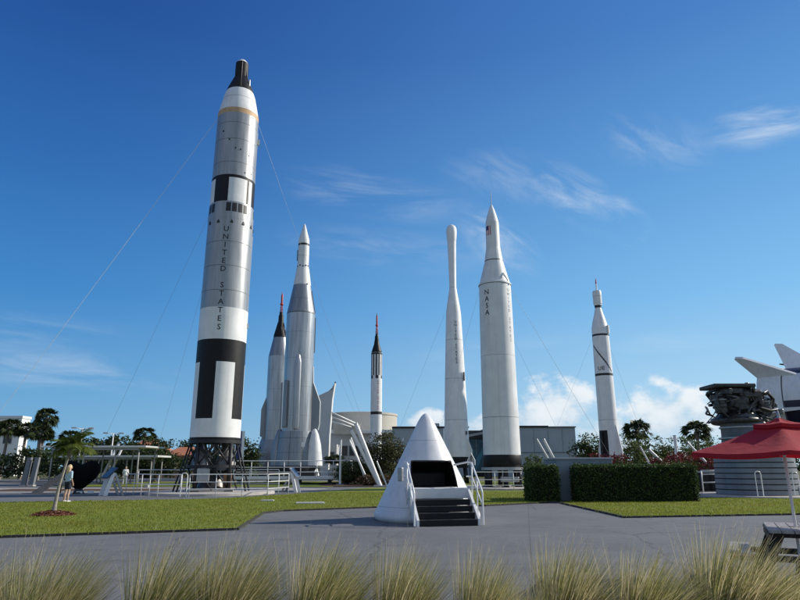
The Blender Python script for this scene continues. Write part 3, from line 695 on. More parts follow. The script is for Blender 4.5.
def thor_able():
    X, Y = 5.72, 65.
    t = thing('rocket', 'slender white rocket with a long thin neck and bulbous rounded tip', 'rocket', (X, Y, 0), face_cam(X, Y), 'rockets standing in the garden')
    sm = [6.2, 10.4, 14.5]
    obj('hull', MB().lathe(prof_with([(2.56, 1.27), (4.3, 1.24), (10.34, 1.06), (17.4, .80), (18.4, .68)], seamcuts(sm, .015)), 64, lambda z, a: 1 if any(abs(z - q) < .016 for q in sm) else 0), [WHITE, SEAM], t)
    obj('upper_stage', MB().lathe(prof_with([(18.4, .66), (19.0, .58), (19.85, .44), (20.4, .37), (23.5, .42), (25.6, .48)], seamcuts([20.3], .012)), 40, lambda z, a: 1 if abs(z - 20.3) < .013 else 0), [WHITE, SEAM], t)
    obj('nose', MB().lathe([(25.6, .485), (26.1, .54), (26.7, .58), (27.1, .56), (27.4, .44), (27.55, .26), (27.62, .03)], 40), WHITE, t)
    for k, a in enumerate((62, 152, 242, 332)):
        obj('fin', MB().prism([(1.15, 2.7), (1.75, 2.55), (1.75, 3.2), (1.18, 4.6)], .07, Matrix.Rotation(R(a - 90), 4, 'Z')), WHITE2, t)
    mb = MB(); a = R(52); mb.box((1.16 * sin(a), -1.16 * cos(a), 10.6), (.12, .12, .9), rot=Matrix.Rotation(a, 4, 'Z')); mb.box((1.28 * sin(a), -1.28 * cos(a), 4.9), (.2, .1, .35), rot=Matrix.Rotation(a, 4, 'Z'))
    obj('conduit', mb, SEAM, t)
    lettering(t, 'UNITED STATES', lambda z: 1.06 - (z - 10.34) * .0368, 12, 16.6, .36, .26, BLACK)
    s = thing('launch_table', 'black launch table under the slender bulb tipped rocket', 'launch table', (X, Y, 0))
    obj('drum', MB().lathe([(1.5, 1.15), (2.56, 1.2)], 40), BLACK2, s)
    for a in (45, 135, 225, 315): obj('leg', MB().tube((1.1 * cos(R(a)), 1.1 * sin(R(a)), 1.6), (1.3 * cos(R(a)), 1.3 * sin(R(a)), 0), .14, .16), TRUSS, s)
thor_able()

def juno_two():
    X, Y = 7.74, 49.
    t = thing('rocket', 'thick white rocket with pointed cone and thin needle on top, standing on a black drum', 'rocket', (X, Y, 0), face_cam(X, Y), 'rockets standing in the garden')
    def f(z, a): return 1 if abs(z - 5.24) < .016 or abs(z - 10.) < .009 else 0
    obj('hull', MB().lathe(prof_with([(2.47, 1.41), (5.24, 1.39), (13.84, 1.31), (15.86, 1.28)], seamcuts([5.24], .015) + seamcuts([10.], .008)), 72, f), [WHITE2, SEAM], t)
    obj('shoulder_ring', MB().lathe([(15.80, 1.285), (15.84, 1.33), (15.96, 1.33), (16.0, 1.27)], 64, lambda z, a: 1 if z < 15.85 else 0, cap=False), [WHITE2, SEAM], t)
    obj('shroud', MB().lathe(prof_with([(15.98, 1.25), (17.9, .76), (17.98, .75), (18.6, .66), (19.14, .585)], []), 56, lambda z, a: 1 if 17.88 < z < 17.99 else 0), [WHITE2, BLACK], t)
    obj('payload_section', MB().lathe([(19.14, .58), (21.36, .55)], 48), WHITE2, t)
    obj('nose_cone', MB().lathe([(21.36, .555), (21.9, .42), (22.5, .25), (22.95, .09), (23.0, .05)], 40), WHITE2, t)
    obj('needle', MB().lathe([(23.0, .035), (23.9, .025), (24.37, .01)], 8), GALV, t)
    fl = MB(); cols = []
    a0 = -38
    def patch(a1, a2, z1, z2, mi, pr):
        r = .572 + pr; P = []
        for z in (z1, z2):
            for k in range(5): a = R(a1 + (a2 - a1) * k / 4); P.append((r * sin(a), -r * cos(a), z))
        fl.add(P, [(k, k + 1, 6 + k, 5 + k) for k in range(4)], mi)
    for i in range(7): patch(a0 - 22 + i * 44 / 7, a0 - 22 + (i + 1) * 44 / 7, 20.15, 20.95, 0 if i % 2 == 0 else 1, .012)
    patch(a0 - 22, a0 + 3.1, 20.58, 20.95, 2, .016)
    obj('flag_emblem', fl, [RED, WHITE, mat('flag_blue', (.02, .03, .12), .5)], t)
    lettering(t, 'NASA', lambda z: 1.28 + (15.86 - z) * .0149, -31, 15.45, .56, .40, BLACK)
    lettering(t, 'UNITED STATES', lambda z: 1.28 + (15.86 - z) * .0149, 54, 15.5, .34, .24, mat('faded_black_paint', (.38, .38, .38), .6))
    mb = MB(); a = R(120); mb.box((1.38 * sin(a), -1.38 * cos(a), 9.3), (.14, .12, 12.), rot=Matrix.Rotation(a, 4, 'Z')); obj('conduit', mb, WHITE2, t)
    mb = MB(); a = R(30); mb.path([(1.2 * sin(a), -1.2 * cos(a), 16.25), (1.1 * sin(a + .2), -1.1 * cos(a + .2), 16.7), (1.2 * sin(a + .45), -1.2 * cos(a + .45), 16.2), (1.32 * sin(a + .5), -1.32 * cos(a + .5), 15.7)], .05, 6); obj('cable', mb, WHITE, t)
    s = thing('launch_table', 'black drum and legs under the thick white needle tipped rocket', 'launch table', (X, Y, .16))
    obj('drum', MB().lathe([(1.42, 1.42), (1.46, 1.45), (2.25, 1.45), (2.31, 1.42)], 56), BLACK2, s)
    obj('ring', MB().lathe([(1.2, 1.6), (1.2, 1.3), (1.4, 1.3), (1.4, 1.6), (1.2, 1.6)], 48, cap=False), GALV, s)
    for a in (35, 90, 145, 215, 270, 325):
        lg = obj('leg', MB().tube((1.35 * cos(R(a)), 1.35 * sin(R(a)), 1.3), (1.35 * cos(R(a)), 1.35 * sin(R(a)), 0), .17, .2), TRUSS, s)
        obj('foot_plate', MB().lathe([(0, .38), (.05, .36)], 16, c=(1.35 * cos(R(a)), 1.35 * sin(R(a)), 0)), TRUSS, lg)
    obj('equipment_box', MB().box((.2, -1.75, .55), (1.3, .5, .35), bev=.03), GALV, s)
juno_two()

def juno_one():
    X, Y = 22.23, 68.
    t = thing('rocket', 'white rocket with black rings and one black diagonal stripe, furthest right of those standing', 'rocket', (X, Y, 0), face_cam(X, Y), 'rockets standing in the garden')
    zt, zb = 14.3, 11.7
    def f(z, a):
        if 15.5 < z < 15.72 or 11.1 < z < 11.36: return 1
        if abs(z - 6.4) < .013: return 2
        if 11.36 < z < 14.6:
            zc = 14.5 - (a + 62) * (3.0 / 124)
            if -62 < a < 62 and abs(z - zc) < .13: return 1
            if abs(a) > 118:
                a2 = a if a > 0 else a + 360
                if abs(z - (11.5 + (a2 - 118) * 3.0 / 124)) < .13: return 1
        return 0
    cuts = [15.5, 15.72, 11.1, 11.36, 6.387, 6.413] + [11.36 + .054 * k for k in range(1, 60)]
    obj('hull', MB().lathe(prof_with([(2.5, 1.03), (6.42, .98), (15.6, .90), (16.5, .89)], cuts), 96, f), [WHITE, BLACK, SEAM], t)
    obj('shroud', MB().lathe(prof_with([(16.5, .885), (17.2, .74), (18.0, .52), (18.79, .33)], []), 40), WHITE, t)
    obj('neck', MB().lathe([(18.79, .36), (19.0, .36), (19.05, .42), (19.26, .43)], 32, lambda z, a: 1 if z < 19.03 else 0), [WHITE, BLACK], t)
    obj('spin_tub', MB().lathe(prof_with([(19.26, .47), (20.6, .49), (20.75, .44), (20.8, .2)], seamcuts([20.1], .012)), 32, lambda z, a: 1 if abs(z - 20.1) < .013 else 0), [WHITE2, SEAM], t)
    obj('payload_probe', MB().lathe([(20.78, .085), (21.6, .08), (22.1, .05), (22.3, .01)], 12, lambda z, a: 1 if z > 21.4 else 0), [WHITE, RED], t)
    for k, a in enumerate((-38, 52, 142, 232)):
        obj('fin', MB().prism([(.95, 2.5), (1.55, 2.3), (1.5, 3.4), (.98, 6.)] if k else [(.9, 2.5), (1.2, 2.5), (1.15, 5.0), (.9, 5.4)], .12, Matrix.Rotation(R(a - 90), 4, 'Z')), BLACK2 if k in (0, 2) else WHITE, t)
    pn = MB().lathe([(2.5, 1.045), (4.9, 1.02), (5.3, 1.01)], 20, a0=-72, a1=-8, cap=False); obj('black_panel', pn, BLACK2, t)
    mb = MB(); a = R(62); mb.box((.97 * sin(a), -.97 * cos(a), 16.2), (.2, .2, .9), rot=Matrix.Rotation(a, 4, 'Z')); obj('conduit', mb, WHITE2, t)
    lettering(t, 'UE', lambda z: .945, -34, 12.1, .3, .42, BLACK, vertical=False)
    s = thing('launch_table', 'grey launch table under the white rocket with the diagonal stripe', 'launch table', (X, Y, 0))
    obj('drum', MB().lathe([(1.2, 1.3), (2.5, 1.1)], 32), TRUSS, s)
    for a in (45, 135, 225, 315): obj('leg', MB().tube((1.1 * cos(R(a)), 1.1 * sin(R(a)), 1.4), (1.4 * cos(R(a)), 1.4 * sin(R(a)), 0), .14, .16), TRUSS, s)
juno_one()

# guy wires
def wire(a, b, label, r=.016, m=None, sag=.0):
    r *= .5
    a, b = Vector(a), Vector(b); pts = [a.lerp(b, k / 10) - Vector((0, 0, sag * 4 * (k / 10) * (1 - k / 10))) for k in range(11)]
    c = Vector((b.x, b.y, 0)); t = thing('guy_wire', label, 'guy wire', c, 0, 'guy wires staying the rockets')
    obj('cable', MB().path([p - c for p in pts], r, 6), m or WIRE, t)
    obj('ground_anchor', MB().box((0, 0, .1), (.3, .3, .22), bev=.02), CONC, t)
GW = mat('sunlit_wire', (.85, .85, .86), .35)  # paler copy of the wire steel, sunlight on one wire put in its colour
wire((-13.2, 40.6, 26.3), (-29.3, 41.5, .1), 'bright guy wire running down left from the top of the tallest rocket', .024, GW, .15)
wire((-13.2, 40.4, 18.6), (-24, 49, .1), 'guy wire running down left from the middle of the tallest rocket', .014)
wire((-13.1, 41.8, 17.), (-21, 54, .1), 'guy wire running down behind the tallest rocket to its left', .014)
wire((-10.5, 41.6, 26.2), (-1.5, 62, .1), 'guy wire running from the tallest rocket down past the steel grey rocket', .016)
wire((9.0, 49.2, 15.8), (21.5, 62, .1), 'guy wire running down right from the shoulder of the needle tipped rocket', .02)
wire((6.6, 49.8, 15.8), (2.5, 66, .1), 'guy wire running down left from the shoulder of the needle tipped rocket', .014)
wire((9.0, 49.8, 12.), (18.5, 66, .1), 'second guy wire on the right of the needle tipped rocket, fixed lower', .014)
wire((22.9, 68.3, 15.6), (31, 78, .1), 'guy wire running down right from the diagonally striped rocket', .018)
wire((21.5, 68.3, 15.6), (16.5, 79, .1), 'guy wire running down left from the diagonally striped rocket', .014)
wire((-10., 69.8, 18.4), (-2.2, 84, .1), 'guy wire running down right from the steel grey rocket', .018)
wire((4.8, 65.5, 17.5), (-2.5, 76, .1), 'guy wire running down left from the bulb tipped rocket', .016)

# ------------------------------------------------------------------ white cone exhibit with stairs
def cone_exhibit():
    t = thing('display_cone', 'white cone shaped spacecraft exhibit with open hatch and black entry stairs', 'spacecraft exhibit', (.84, 20.9, 0), R(12))
    pf = [(.0, 1.60), (.05, 1.66), (.12, 1.685), (.2, 1.67)]
    rz = lambda z: 1.67 - (z - .2) * (1.67 - .27) / 2.82
    pf += [(.2 + .04 * k, rz(.2 + .04 * k)) for k in range(1, 71)]; pf = sorted(pf + [(2.41, rz(2.41)), (2.43, rz(2.43)), (.41, rz(.41)), (.43, rz(.43))]) + [(3.1, .225), (3.2, .16), (3.27, .09), (3.31, .02)]
    def op(z, a): return 1.0 < z < 1.78 and abs(a) < 34 + (z - 1.0) * 15
    shell = obj('shell', MB().lathe(pf, 180, lambda z, a: 1 if abs(z - .42) < .012 or abs(z - 2.42) < .01 or (z < 2.42 and any(abs(a - q) < .9 for q in (-62, 74, -150, 150))) else 0, skip=op, cap=False), [mat('cone_white_paint', (.72, .725, .73), .36, var=.06, scale=2.2, dirt=.25, bump=.04, bscale=5), mat('faint_seam', (.45, .46, .47), .5)], t)
    dk = mat('dark_cabin', (.012, .012, .013), .7, var=.4, scale=4)
    obj('cabin', MB().lathe([(.3, rz(.3) - .08), (.98, rz(.98) - .08), (2.9, .2), (2.92, .02)], 64, skip=lambda z, a: 0, cap=False).v and MB().lathe([(.3 + .04 * k, rz(.3 + .04 * k) - .07) for k in range(60)], 120, skip=op, cap=False), dk, t)
    obj('cabin_floor', MB().lathe([(.93, 1.2), (.97, 1.19)], 48), dk, t)
    obj('cabin_bench', MB().box((0, .55, 1.2), (1.5, .35, .45), bev=.04), mat('dark_seat', (.03, .028, .028), .6, var=.3), t)
    fr = []
    for k in range(25): 
        z = 1.0 + .78 * k / 24; a = R(34 + (z - 1.0) * 15); fr.append(((rz(z) + .0) * sin(a), -(rz(z) + .0) * cos(a), z))
    top = [((rz(1.78)) * sin(R(45.7 - 91.4 * k / 20)), -(rz(1.78)) * cos(R(45.7 - 91.4 * k / 20)), 1.78) for k in range(1, 20)]
    fl = [(-x, y, z) for x, y, z in reversed(fr)]
    obj('hatch_frame', MB().path(fr + top + fl, .022, 8), BLACK2, t)
    obj('landing', MB().box((0, -1.2, .845), (1.84, .85, .30), bev=.015), mat('landing_white', (.66, .67, .67), .5, var=.06, scale=4, dirt=.1), t)
    st = mat('black_tread', (.006, .006, .007), .7, var=.35, scale=14, bump=.3, bscale=70)
    for i in range(4):
        z = .68 - .17 * i; y = -1.62 - .21 * i - .1
        s = obj('step', MB().box((0, y + .02, z - .085 if i < 3 else z / 2), (1.68, .25, .165 if i < 3 else max(.05, z)), bev=.01), st, t)
        obj('nosing', MB().box((0, y - .112, z - .004), (1.66, .03, .018)), mat('worn_nosing', (.10, .10, .10), .5, metal=.4, var=.3, scale=8), s)
    for sx in (-1, 1):
        obj('stringer', MB().prism([(-1.58, .99), (-1.58, .35), (-2.28, .0), (-2.5, .0), (-2.5, .17), (-1.8, .80)], .07, Matrix.Rotation(R(90), 4, 'Z'), (sx * .89, 0, 0)), RAILW, t)
        x = sx * 1.0
        pts = [(x * .72, -rz(1.62) * .72, 1.66), (x, -1.2, 1.74), (x, -1.6, 1.72), (x, -2.45, .96), (x, -2.5, .88), (x, -2.5, .02)]
        h = obj('handrail', MB().path(pts, .026, 8), RAILW, t)
        obj('lower_rail', MB().path([(x, -1.6, 1.32), (x, -2.5, .52)], .02, 8), RAILW, h)
        obj('lower_rail', MB().path([(x, -1.1, 1.32), (x, -1.6, 1.32)], .02, 8), RAILW, h)
        obj('post', MB().path([(x, -1.6, .55), (x, -1.6, 1.73)], .024, 8), RAILW, h)
        obj('post', MB().path([(x, -2.05, .25), (x, -2.05, 1.33)], .022, 8), RAILW, h)
    obj('hinge_box', MB().box((-1.06, -.98, 1.38), (.16, .12, .4), rot=Matrix.Rotation(R(-45), 4, 'Z'), bev=.02), GALV, t)
    return t
cone_exhibit()

# ------------------------------------------------------------------ engine exhibit and the long rocket lying behind it
def engine_exhibit():
    t = thing('engine_exhibit', 'huge dark rocket engine with ribbed grey nozzle standing mouth down behind the red umbrella', 'rocket engine', (19.85, 36.3, .1), 0)
    pr = []; bands = []
    for k in range(9):
        z = .02 + k * .285; r = 2.10 - .012 * k
        pr += [(z, r), (z + .225, r - .02), (z + .235, r - .09), (z + .275, r - .09)]
    pr += [(2.6, 1.98), (2.62, 1.7)]
    obj('nozzle_extension', MB().lathe(pr, 80, lambda z, a: 1 if ((z - .02) % .285) > .226 and z < 2.55 else 0), [NOZZLE, mat('nozzle_gap', (.07, .075, .08), .6)], t)
    obj('rim', MB().lathe([(2.5, 2.02), (2.5, 2.1), (2.62, 2.1), (2.66, 2.0)], 64, cap=False), GALV, t)
    P = []; rr = []
    for k in range(13):
        f = k / 12; P.append((-.62 * f, 0, 2.6 + 1.75 * f)); rr.append(1.72 - .72 * (1 - (1 - f) ** 1.6))
    bell = obj('bell', MB().path(P, rr, 56), mat('dark_bell_metal', (.12, .13, .145), .5, metal=.4, var=.18, scale=1.5, dirt=.35), t)
    for k in (3, 7, 10): obj('hat_band', MB().path([(P[k][0], 0, P[k][2] - .04), (P[k][0], 0, P[k][2] + .04)], rr[k] + .03, 48), GALV, bell)
    obj('turbine_exhaust', MB().path([(-.62 + 1.18 * cos(a), 1.18 * sin(a), 4.0) for a in np.linspace(.3, 5.9, 36)], [.24 - .10 * k / 35 for k in range(36)], 14), ENGINE, t)
    obj('chamber', MB().lathe([(4.2, .95), (4.5, .62), (4.8, .58), (5.4, .62), (5.5, .85), (5.75, .85)], 40, c=(-.75, 0, 0)), ENGINE, t)
    pl = obj('thrust_plate', MB().box((-.92, 0, 5.93), (2.35, 1.9, .2), bev=.04), mat('dark_plate', (.05, .048, .046), .55, metal=.3, var=.3, scale=4), t)
    obj('bolt_head', MB().lathe([(0, .12), (.12, .11)], 8, c=(.1, -.3, 6.03)), ENGINE, pl)
    obj('gimbal_block', MB().box((-.75, 0, 5.78), (1.2, 1.0, .25), bev=.05), ENGINE, t)
    for x, y, z, r, h in ((.80, -.3, 4.75, .40, 1.1), (.55, .55, 4.9, .38, .9), (-1.65, -.5, 4.85, .36, 1.0)):
        p = obj('turbopump', MB().lathe([(z - h / 2, r * .5), (z - h / 2 + .06, r * .95), (z - .15, r), (z - .12, r * 1.15), (z + .05, r * 1.15), (z + .08, r * .9), (z + h / 2 - .1, r * .85), (z + h / 2, r * .35)], 24, c=(x, y, 0)), ENGINE, t)
        obj('flange', MB().lathe([(z + .25, r * 1.12), (z + .32, r * 1.12)], 24, c=(x, y, 0)), ENGINE2, p)
    for x, y, z, sx_, sz_ in ((-.75, -.2, 4.9, 1.5, .95), (.3, .1, 4.85, 1.3, .8), (-1.3, .2, 5.3, .9, .6), (.1, -.3, 5.45, 1.1, .5)):
        obj('pump_housing', MB().box((x, y, z), (sx_, 1.1, sz_), rot=Matrix.Rotation(x * .6, 4, 'Z'), bev=.18), ENGINE, t)
    rg = random.Random(5)
    for i in range(60):
        a = rg.uniform(0, 2 * pi); r = rg.uniform(.7, 1.25); z = rg.uniform(4.0, 5.8)
        p = [Vector((-.5 + r * 1.15 * cos(a), r * sin(a), z))]
        for k in range(rg.randint(2, 5)):
            a += rg.uniform(-.75, .75); r = min(1.5, max(.6, r + rg.uniform(-.35, .4))); z = min(5.8, max(3.9, z + rg.uniform(-.55, .55)))
            p.append(Vector((-.45 + r * 1.2 * cos(a), r * sin(a), z)))
        q = []
        for u, v in zip(p[:-1], p[1:]): q += [u.lerp(v, .12), u.lerp(v, .5), u.lerp(v, .88)]
        obj('pipe', MB().path(q, rg.choice((.03, .045, .06, .09)), 7), rg.choice((ENGINE, ENGINE, ENGINE, ENGINE2)), t)
    for pts, r in (([(-1.9, -.7, 5.6), (-2.05, -.9, 5.0), (-1.95, -.9, 4.6), (-1.5, -.95, 4.1), (-1.25, -.8, 3.9)], .06), ([(.5, -.6, 5.4), (1.0, -.7, 5.5), (1.35, -.5, 5.2), (1.3, -.4, 4.7), (.95, -.6, 4.3), (.3, -.8, 3.9)], .10),
                   ([(.3, -.8, 4.7), (.9, -.9, 4.5), (1.45, -.6, 4.6)], .07), ([(.2, -.9, 4.3), (.8, -1.0, 4.0), (1.2, -.8, 4.2), (1.5, -.5, 4.1)], .05)):
        obj('feed_line', MB().path(pts, r, 10), ENGINE, t)
    for i in range(14):
        x, y, z = rg.uniform(-1.7, 1.5), rg.uniform(-1.2, .2), rg.uniform(4.2, 5.7)
        obj('valve', MB().box((x, y, z), (rg.uniform(.15, .4), rg.uniform(.15, .35), rg.uniform(.15, .45)), rot=Matrix.Rotation(rg.uniform(0, 3), 4, 'Z'), bev=.03), rg.choice((ENGINE, ENGINE, ENGINE2)), t)
engine_exhibit()

def lying_rocket():
    T = Vector((34.5, 59.5, 7.2)); d = Vector((.743, -.669, 0)); pl = Vector((.669, .743, 0)); up = Vector((0, 0, 1))
    t = thing('lying_rocket', 'giant white rocket lying on its side with swept tail fins, behind the engine', 'rocket', (T.x, T.y, 0))
    def W(ax, lat, v): return d * ax + pl * lat + Vector((0, 0, T.z)) + up * v
    Rr = 3.25
    def body(prof, seg, mf, name, mats):
        mb = MB(); P, F, Mi = [], [], []
        for a, r in prof:
            for i in range(seg):
                th = 2 * pi * i / seg; P.append(W(a, r * sin(th), r * cos(th)))
        for k in range(len(prof) - 1):
            for i in range(seg):
                j = (i + 1) % seg; F.append((k * seg + i, k * seg + j, (k + 1) * seg + j, (k + 1) * seg + i))
                Mi.append(mf((prof[k][0] + prof[k + 1][0]) / 2, (i + .5) * 360 / seg))
        mb.add(P, F, Mi, True); return obj(name, mb, mats, t)
    body([(-.1, 2.2), (0, 3.05), (.3, 3.22), (1.8, Rr), (2.0, Rr)], 72, lambda a, th: 0, 'tail_skirt', [WHITE2, BLACK])
    body([(2.0, Rr), (2.05, 3.2), (2.1, 3.2)], 72, lambda a, th: 0, 'seam_ring', [SEAM])
    cuts = [2.1, 4.2, 6.0, 8.5, 8.55, 14, 20, 22]
    body([(c, 3.2) for c in cuts], 72, lambda a, th: 2 if 8.49 < a < 8.56 else (1 if (a < 4.2 and (th % 90) > 52) else 0), 'first_stage', [WHITE2, mat('navy_band', (.012, .014, .035), .45, var=.2), SEAM])
    em = MB(); P = []
    for k in range(24): 
        q = 2 * pi * k / 24; ax = 4.3 + .6 * cos(q); th = R(-20) + .6 * sin(q) / 3.2
        P.append(W(ax, 3.22 * sin(th), 3.22 * cos(th)))
    em.add(P, [tuple(range(24))]); obj('round_emblem', em, WHITE, t)
    def fin(th, shift=0., sw=0., ht=0.):
        a = R(th); rad = pl * sin(a) + up * cos(a); tn = pl * cos(a) - up * sin(a)
        pts = [(0.1, 3.1), (3.4, 3.1), (-.55 + sw, 5.5 + ht), (-1.15 + sw, 5.6 + ht), (-1.25 + sw, 5.45 + ht)]
        P = [d * (x + shift) + rad * y + Vector((0, 0, T.z)) + tn * s * .13 for s in (-1, 1) for x, y in pts]
        n = len(pts); mb = MB(); mb.add(P, [tuple(range(n)), tuple(range(2 * n - 1, n - 1, -1))] + [(i, n + i, n + (i + 1) % n, (i + 1) % n) for i in range(n)])
        f = obj('fin', mb, WHITE2, t)
        q = [d * (-.6 + shift) + rad * 4.3 + Vector((0, 0, T.z)), d * (-.05 + shift) + rad * 4.15 + Vector((0, 0, T.z)), d * (.35 + shift) + rad * 3.7 + Vector((0, 0, T.z))]
        obj('fin_bracket', MB().path(q, [.06, .1, .05], 6), BLACK2, f)
    for th, sh, sw in ((24, 1.9, .3), (-42, 0, 0), (-103, 0, 0), (77, 0, 0), (137, 0, 0), (197, 0, 0)): fin(th, sh, sw, 1.0 if sh else 0.)
    for k in range(4):
        q = R(45 + 90 * k); mb = MB(); P = [W(.2, 1.5 * sin(q), 1.5 * cos(q)), W(0, 1.5 * sin(q), 1.5 * cos(q)), W(-.25, 1.5 * sin(q), 1.5 * cos(q))]
        obj('engine_bell', MB().path(P, [.3, .5, .6], 24), ENGINE, t)
    for ax in (3.5, 12, 20):
        p = d * ax
        obj('cradle', MB().prism([(-3.2, 0), (3.2, 0), (2.6, 5.0), (1.7, 4.35), (0, 3.9), (-1.7, 4.35), (-2.6, 5.0)], .6, Matrix.Rotation(atan2(pl.y, pl.x), 4, 'Z'), (p.x, p.y, 0)), mat('cradle_blue', (.10, .13, .17), .6, var=.2), t)
lying_rocket()

# ------------------------------------------------------------------ red umbrella and picnic table
def umbrella():
    X, Y = 5.64, 9.46
    t = thing('patio_umbrella', 'red six sided patio umbrella with vented top over the picnic table', 'umbrella', (X, Y, 0), R(2))
    m = leaf_mat('red_canvas', (.34, .018, .028), (.38, .022, .03), .22, .8)
    cv = mat('red_canvas_weave', (.36, .011, .02), .85, var=.16, scale=2.2, bump=.5, bscale=7)
    nt = cv.node_tree; pb = nt.nodes['Principled BSDF']; o = nt.nodes['Material Output']
    tl = nt.nodes.new('ShaderNodeBsdfTranslucent'); tl.inputs['Color'].default_value = (.55, .015, .03, 1)
    ms = nt.nodes.new('ShaderNodeMixShader'); ms.inputs[0].default_value = .14
    nt.links.new(pb.outputs[0], ms.inputs[1]); nt.links.new(tl.outputs[0], ms.inputs[2]); nt.links.new(ms.outputs[0], o.inputs[0])
    def tier(r0, z0, r1, z1, sag, n=8):
        mb = MB()
        for k in range(6):
            a, b = R(60 * k), R(60 * k + 60); P = []
            for i in range(n + 1):
                f = i / n
                for j in range(n + 1):
                    g = j / n; r = r0 + (r1 - r0) * f
                    A = Vector((r * cos(a), r * sin(a), 0)); B = Vector((r * cos(b), r * sin(b), 0)); p = A.lerp(B, g)
                    z = z0 + (z1 - z0) * f + sag * sin(pi * g) * (.25 + f) - .03 * sin(pi * f)
                    P.append((p.x, p.y, z))
            mb.add(P, [(i * (n + 1) + j, i * (n + 1) + j + 1, (i + 1) * (n + 1) + j + 1, (i + 1) * (n + 1) + j) for i in range(n) for j in range(n)], 0, True)
            # valance
            P2 = [];
            for j in range(n + 1):
                g = j / n; A = Vector((r1 * cos(a), r1 * sin(a), 0)); B = Vector((r1 * cos(b), r1 * sin(b), 0)); p = A.lerp(B, g)
                zz = z1 + sag * sin(pi * g) * 1.25; P2 += [(p.x, p.y, zz), (p.x * 1.003, p.y * 1.003, zz - .055)]
            mb.add(P2, [(2 * j, 2 * j + 2, 2 * j + 3, 2 * j + 1) for j in range(n)], 0, True)
        return mb
    c = obj('canopy', tier(.16, 2.225, 1.38, 1.80, -.03), cv, t)
    obj('vent_flap', tier(.02, 2.30, .40, 2.205, -.015, 6), cv, c)
    obj('pole', MB().tube((0, 0, .02), (0, 0, 2.29), .021, .021, 12), RAILW, t)
    obj('finial', MB().lathe([(2.29, .03), (2.33, .018), (2.36, .02), (2.41, .006)], 10), GALV, t)
    for k in range(6):
        a = R(60 * k); obj('rib', MB().tube((.05 * cos(a), .05 * sin(a), 2.20), (1.36 * cos(a), 1.36 * sin(a), 1.765), .008, .008, 6), GALV, t)
        obj('strut', MB().tube((.03 * cos(a), .03 * sin(a), 1.82), (.75 * cos(a), .75 * sin(a), 1.99), .007, .007, 6), GALV, t)
    obj('hub', MB().lathe([(1.76, .04), (1.86, .04)], 12), GALV, t)
    obj('base', MB().lathe([(0, .28), (.05, .27), (.07, .1), (.35, .05)], 24), TRUSS, t)
umbrella()

def picnic_table():
    t = thing('picnic_table', 'weathered picnic table with pale plank top and dark legs under the red umbrella', 'picnic table', (5.64, 9.46, 0), R(-26.4))
    wood = mat('weathered_plank', (.33, .31, .29), .42, var=.2, scale=3, stretch=(9, 1, 1), bump=.35, bscale=12, dirt=.2)
    dark = mat('dark_table_frame', (.016, .0145, .013), .6, var=.3, scale=5, bump=.3, bscale=20)
    for k in range(5): 
        x = -.30 + .15 * k
        if k == 2: 
            obj('plank', MB().box((x, -.4, .745), (.142, .66, .04), bev=.006), wood, t); obj('plank', MB().box((x, .4, .745), (.142, .66, .04), bev=.006), wood, t)
        else: obj('plank', MB().box((x, 0, .745), (.142, 1.46, .04), bev=.006), wood, t)
    for sx in (-1, 1):
        b = obj('bench', MB().box((sx * .68, 0, .44), (.14, 1.46, .04), bev=.006), wood, t)
        obj('bench_plank', MB().box((sx * .83, 0, .44), (.14, 1.46, .04), bev=.006), wood, b)
    for sy in (-1, 1):
        y = sy * .5
        obj('cross_beam', MB().box((0, y, .69), (.7, .05, .07)), dark, t); obj('bench_beam', MB().box((0, y, .38), (1.78, .05, .08)), dark, t)
        for sx in (-1, 1): obj('leg', MB().prism([(sx * .16, .72), (sx * .32, .72), (sx * .64, 0), (sx * .48, 0)], .09, None, (0, y + .072, 0)), dark, t)
    obj('apron', MB().box((-.36, 0, .68), (.04, 1.4, .11)), dark, t); obj('apron', MB().box((.36, 0, .68), (.04, 1.4, .11)), dark, t)
picnic_table()

# ------------------------------------------------------------------ railings
def railing(pts, h, label, spacing=1.5, mids=(.5,), z=0., loc=None, r=.023, name='railing', cat='railing', z2=None):
    c = loc or (pts[0][0], pts[0][1], 0)
    t = thing(name, label, cat, c, 0, 'white tubular railings')
    z2 = z if z2 is None else z2
    P = [Vector((x - c[0], y - c[1], 0)) for x, y in pts]
    tot = sum((b - a).length for a, b in zip(P[:-1], P[1:])); acc = 0; Q = []
    for p, q in zip([None] + P[:-1], P):
        if p is not None: acc += (q - p).length
        Q.append(Vector((q.x, q.y, z + (z2 - z) * acc / tot)))
    obj('top_rail', MB().path([p + Vector((0, 0, h)) for p in Q], r * 1.1, 8), RAILW, t)
    for f in mids: obj('middle_rail', MB().path([p + Vector((0, 0, h * f)) for p in Q], r * .85, 8), RAILW, t)
    for a, b in zip(Q[:-1], Q[1:]):
        n = max(1, round((b - a).length / spacing))
        for k in range(n + (1 if b is Q[-1] else 0)):
            p = a.lerp(b, k / n); obj('post', MB().tube(p, p + Vector((0, 0, h)), r, r, 8), RAILW, t)
    return t
railing([(-16.9, 40.2), (-13.6, 36.6), (-12.2, 36.3)], 1.22, 'white railing left of the tall silver rocket, nearest the dark blue sign', 1.3, (.55,))
railing([(-17.6, 43.6), (-12.0, 43.2), (-8.2, 43.8)], 1.3, 'long white railing passing behind the frame of the tall silver rocket', 2.4, (.55, .3), z=.15, z2=.15)
railing([(-11.75, 36.3), (-7.5, 36.9), (-6.9, 40.2)], 1.22, 'white railing directly in front of the frame of the tall silver rocket', 1.45, (.66, .35))
railing([(-16., 62.6), (-4.9, 62.6), (-4.9, 66.)], 1.5, 'white railing on the platform under the steel grey rocket', 1.7, (.6, .3), z=.70, r=.035)
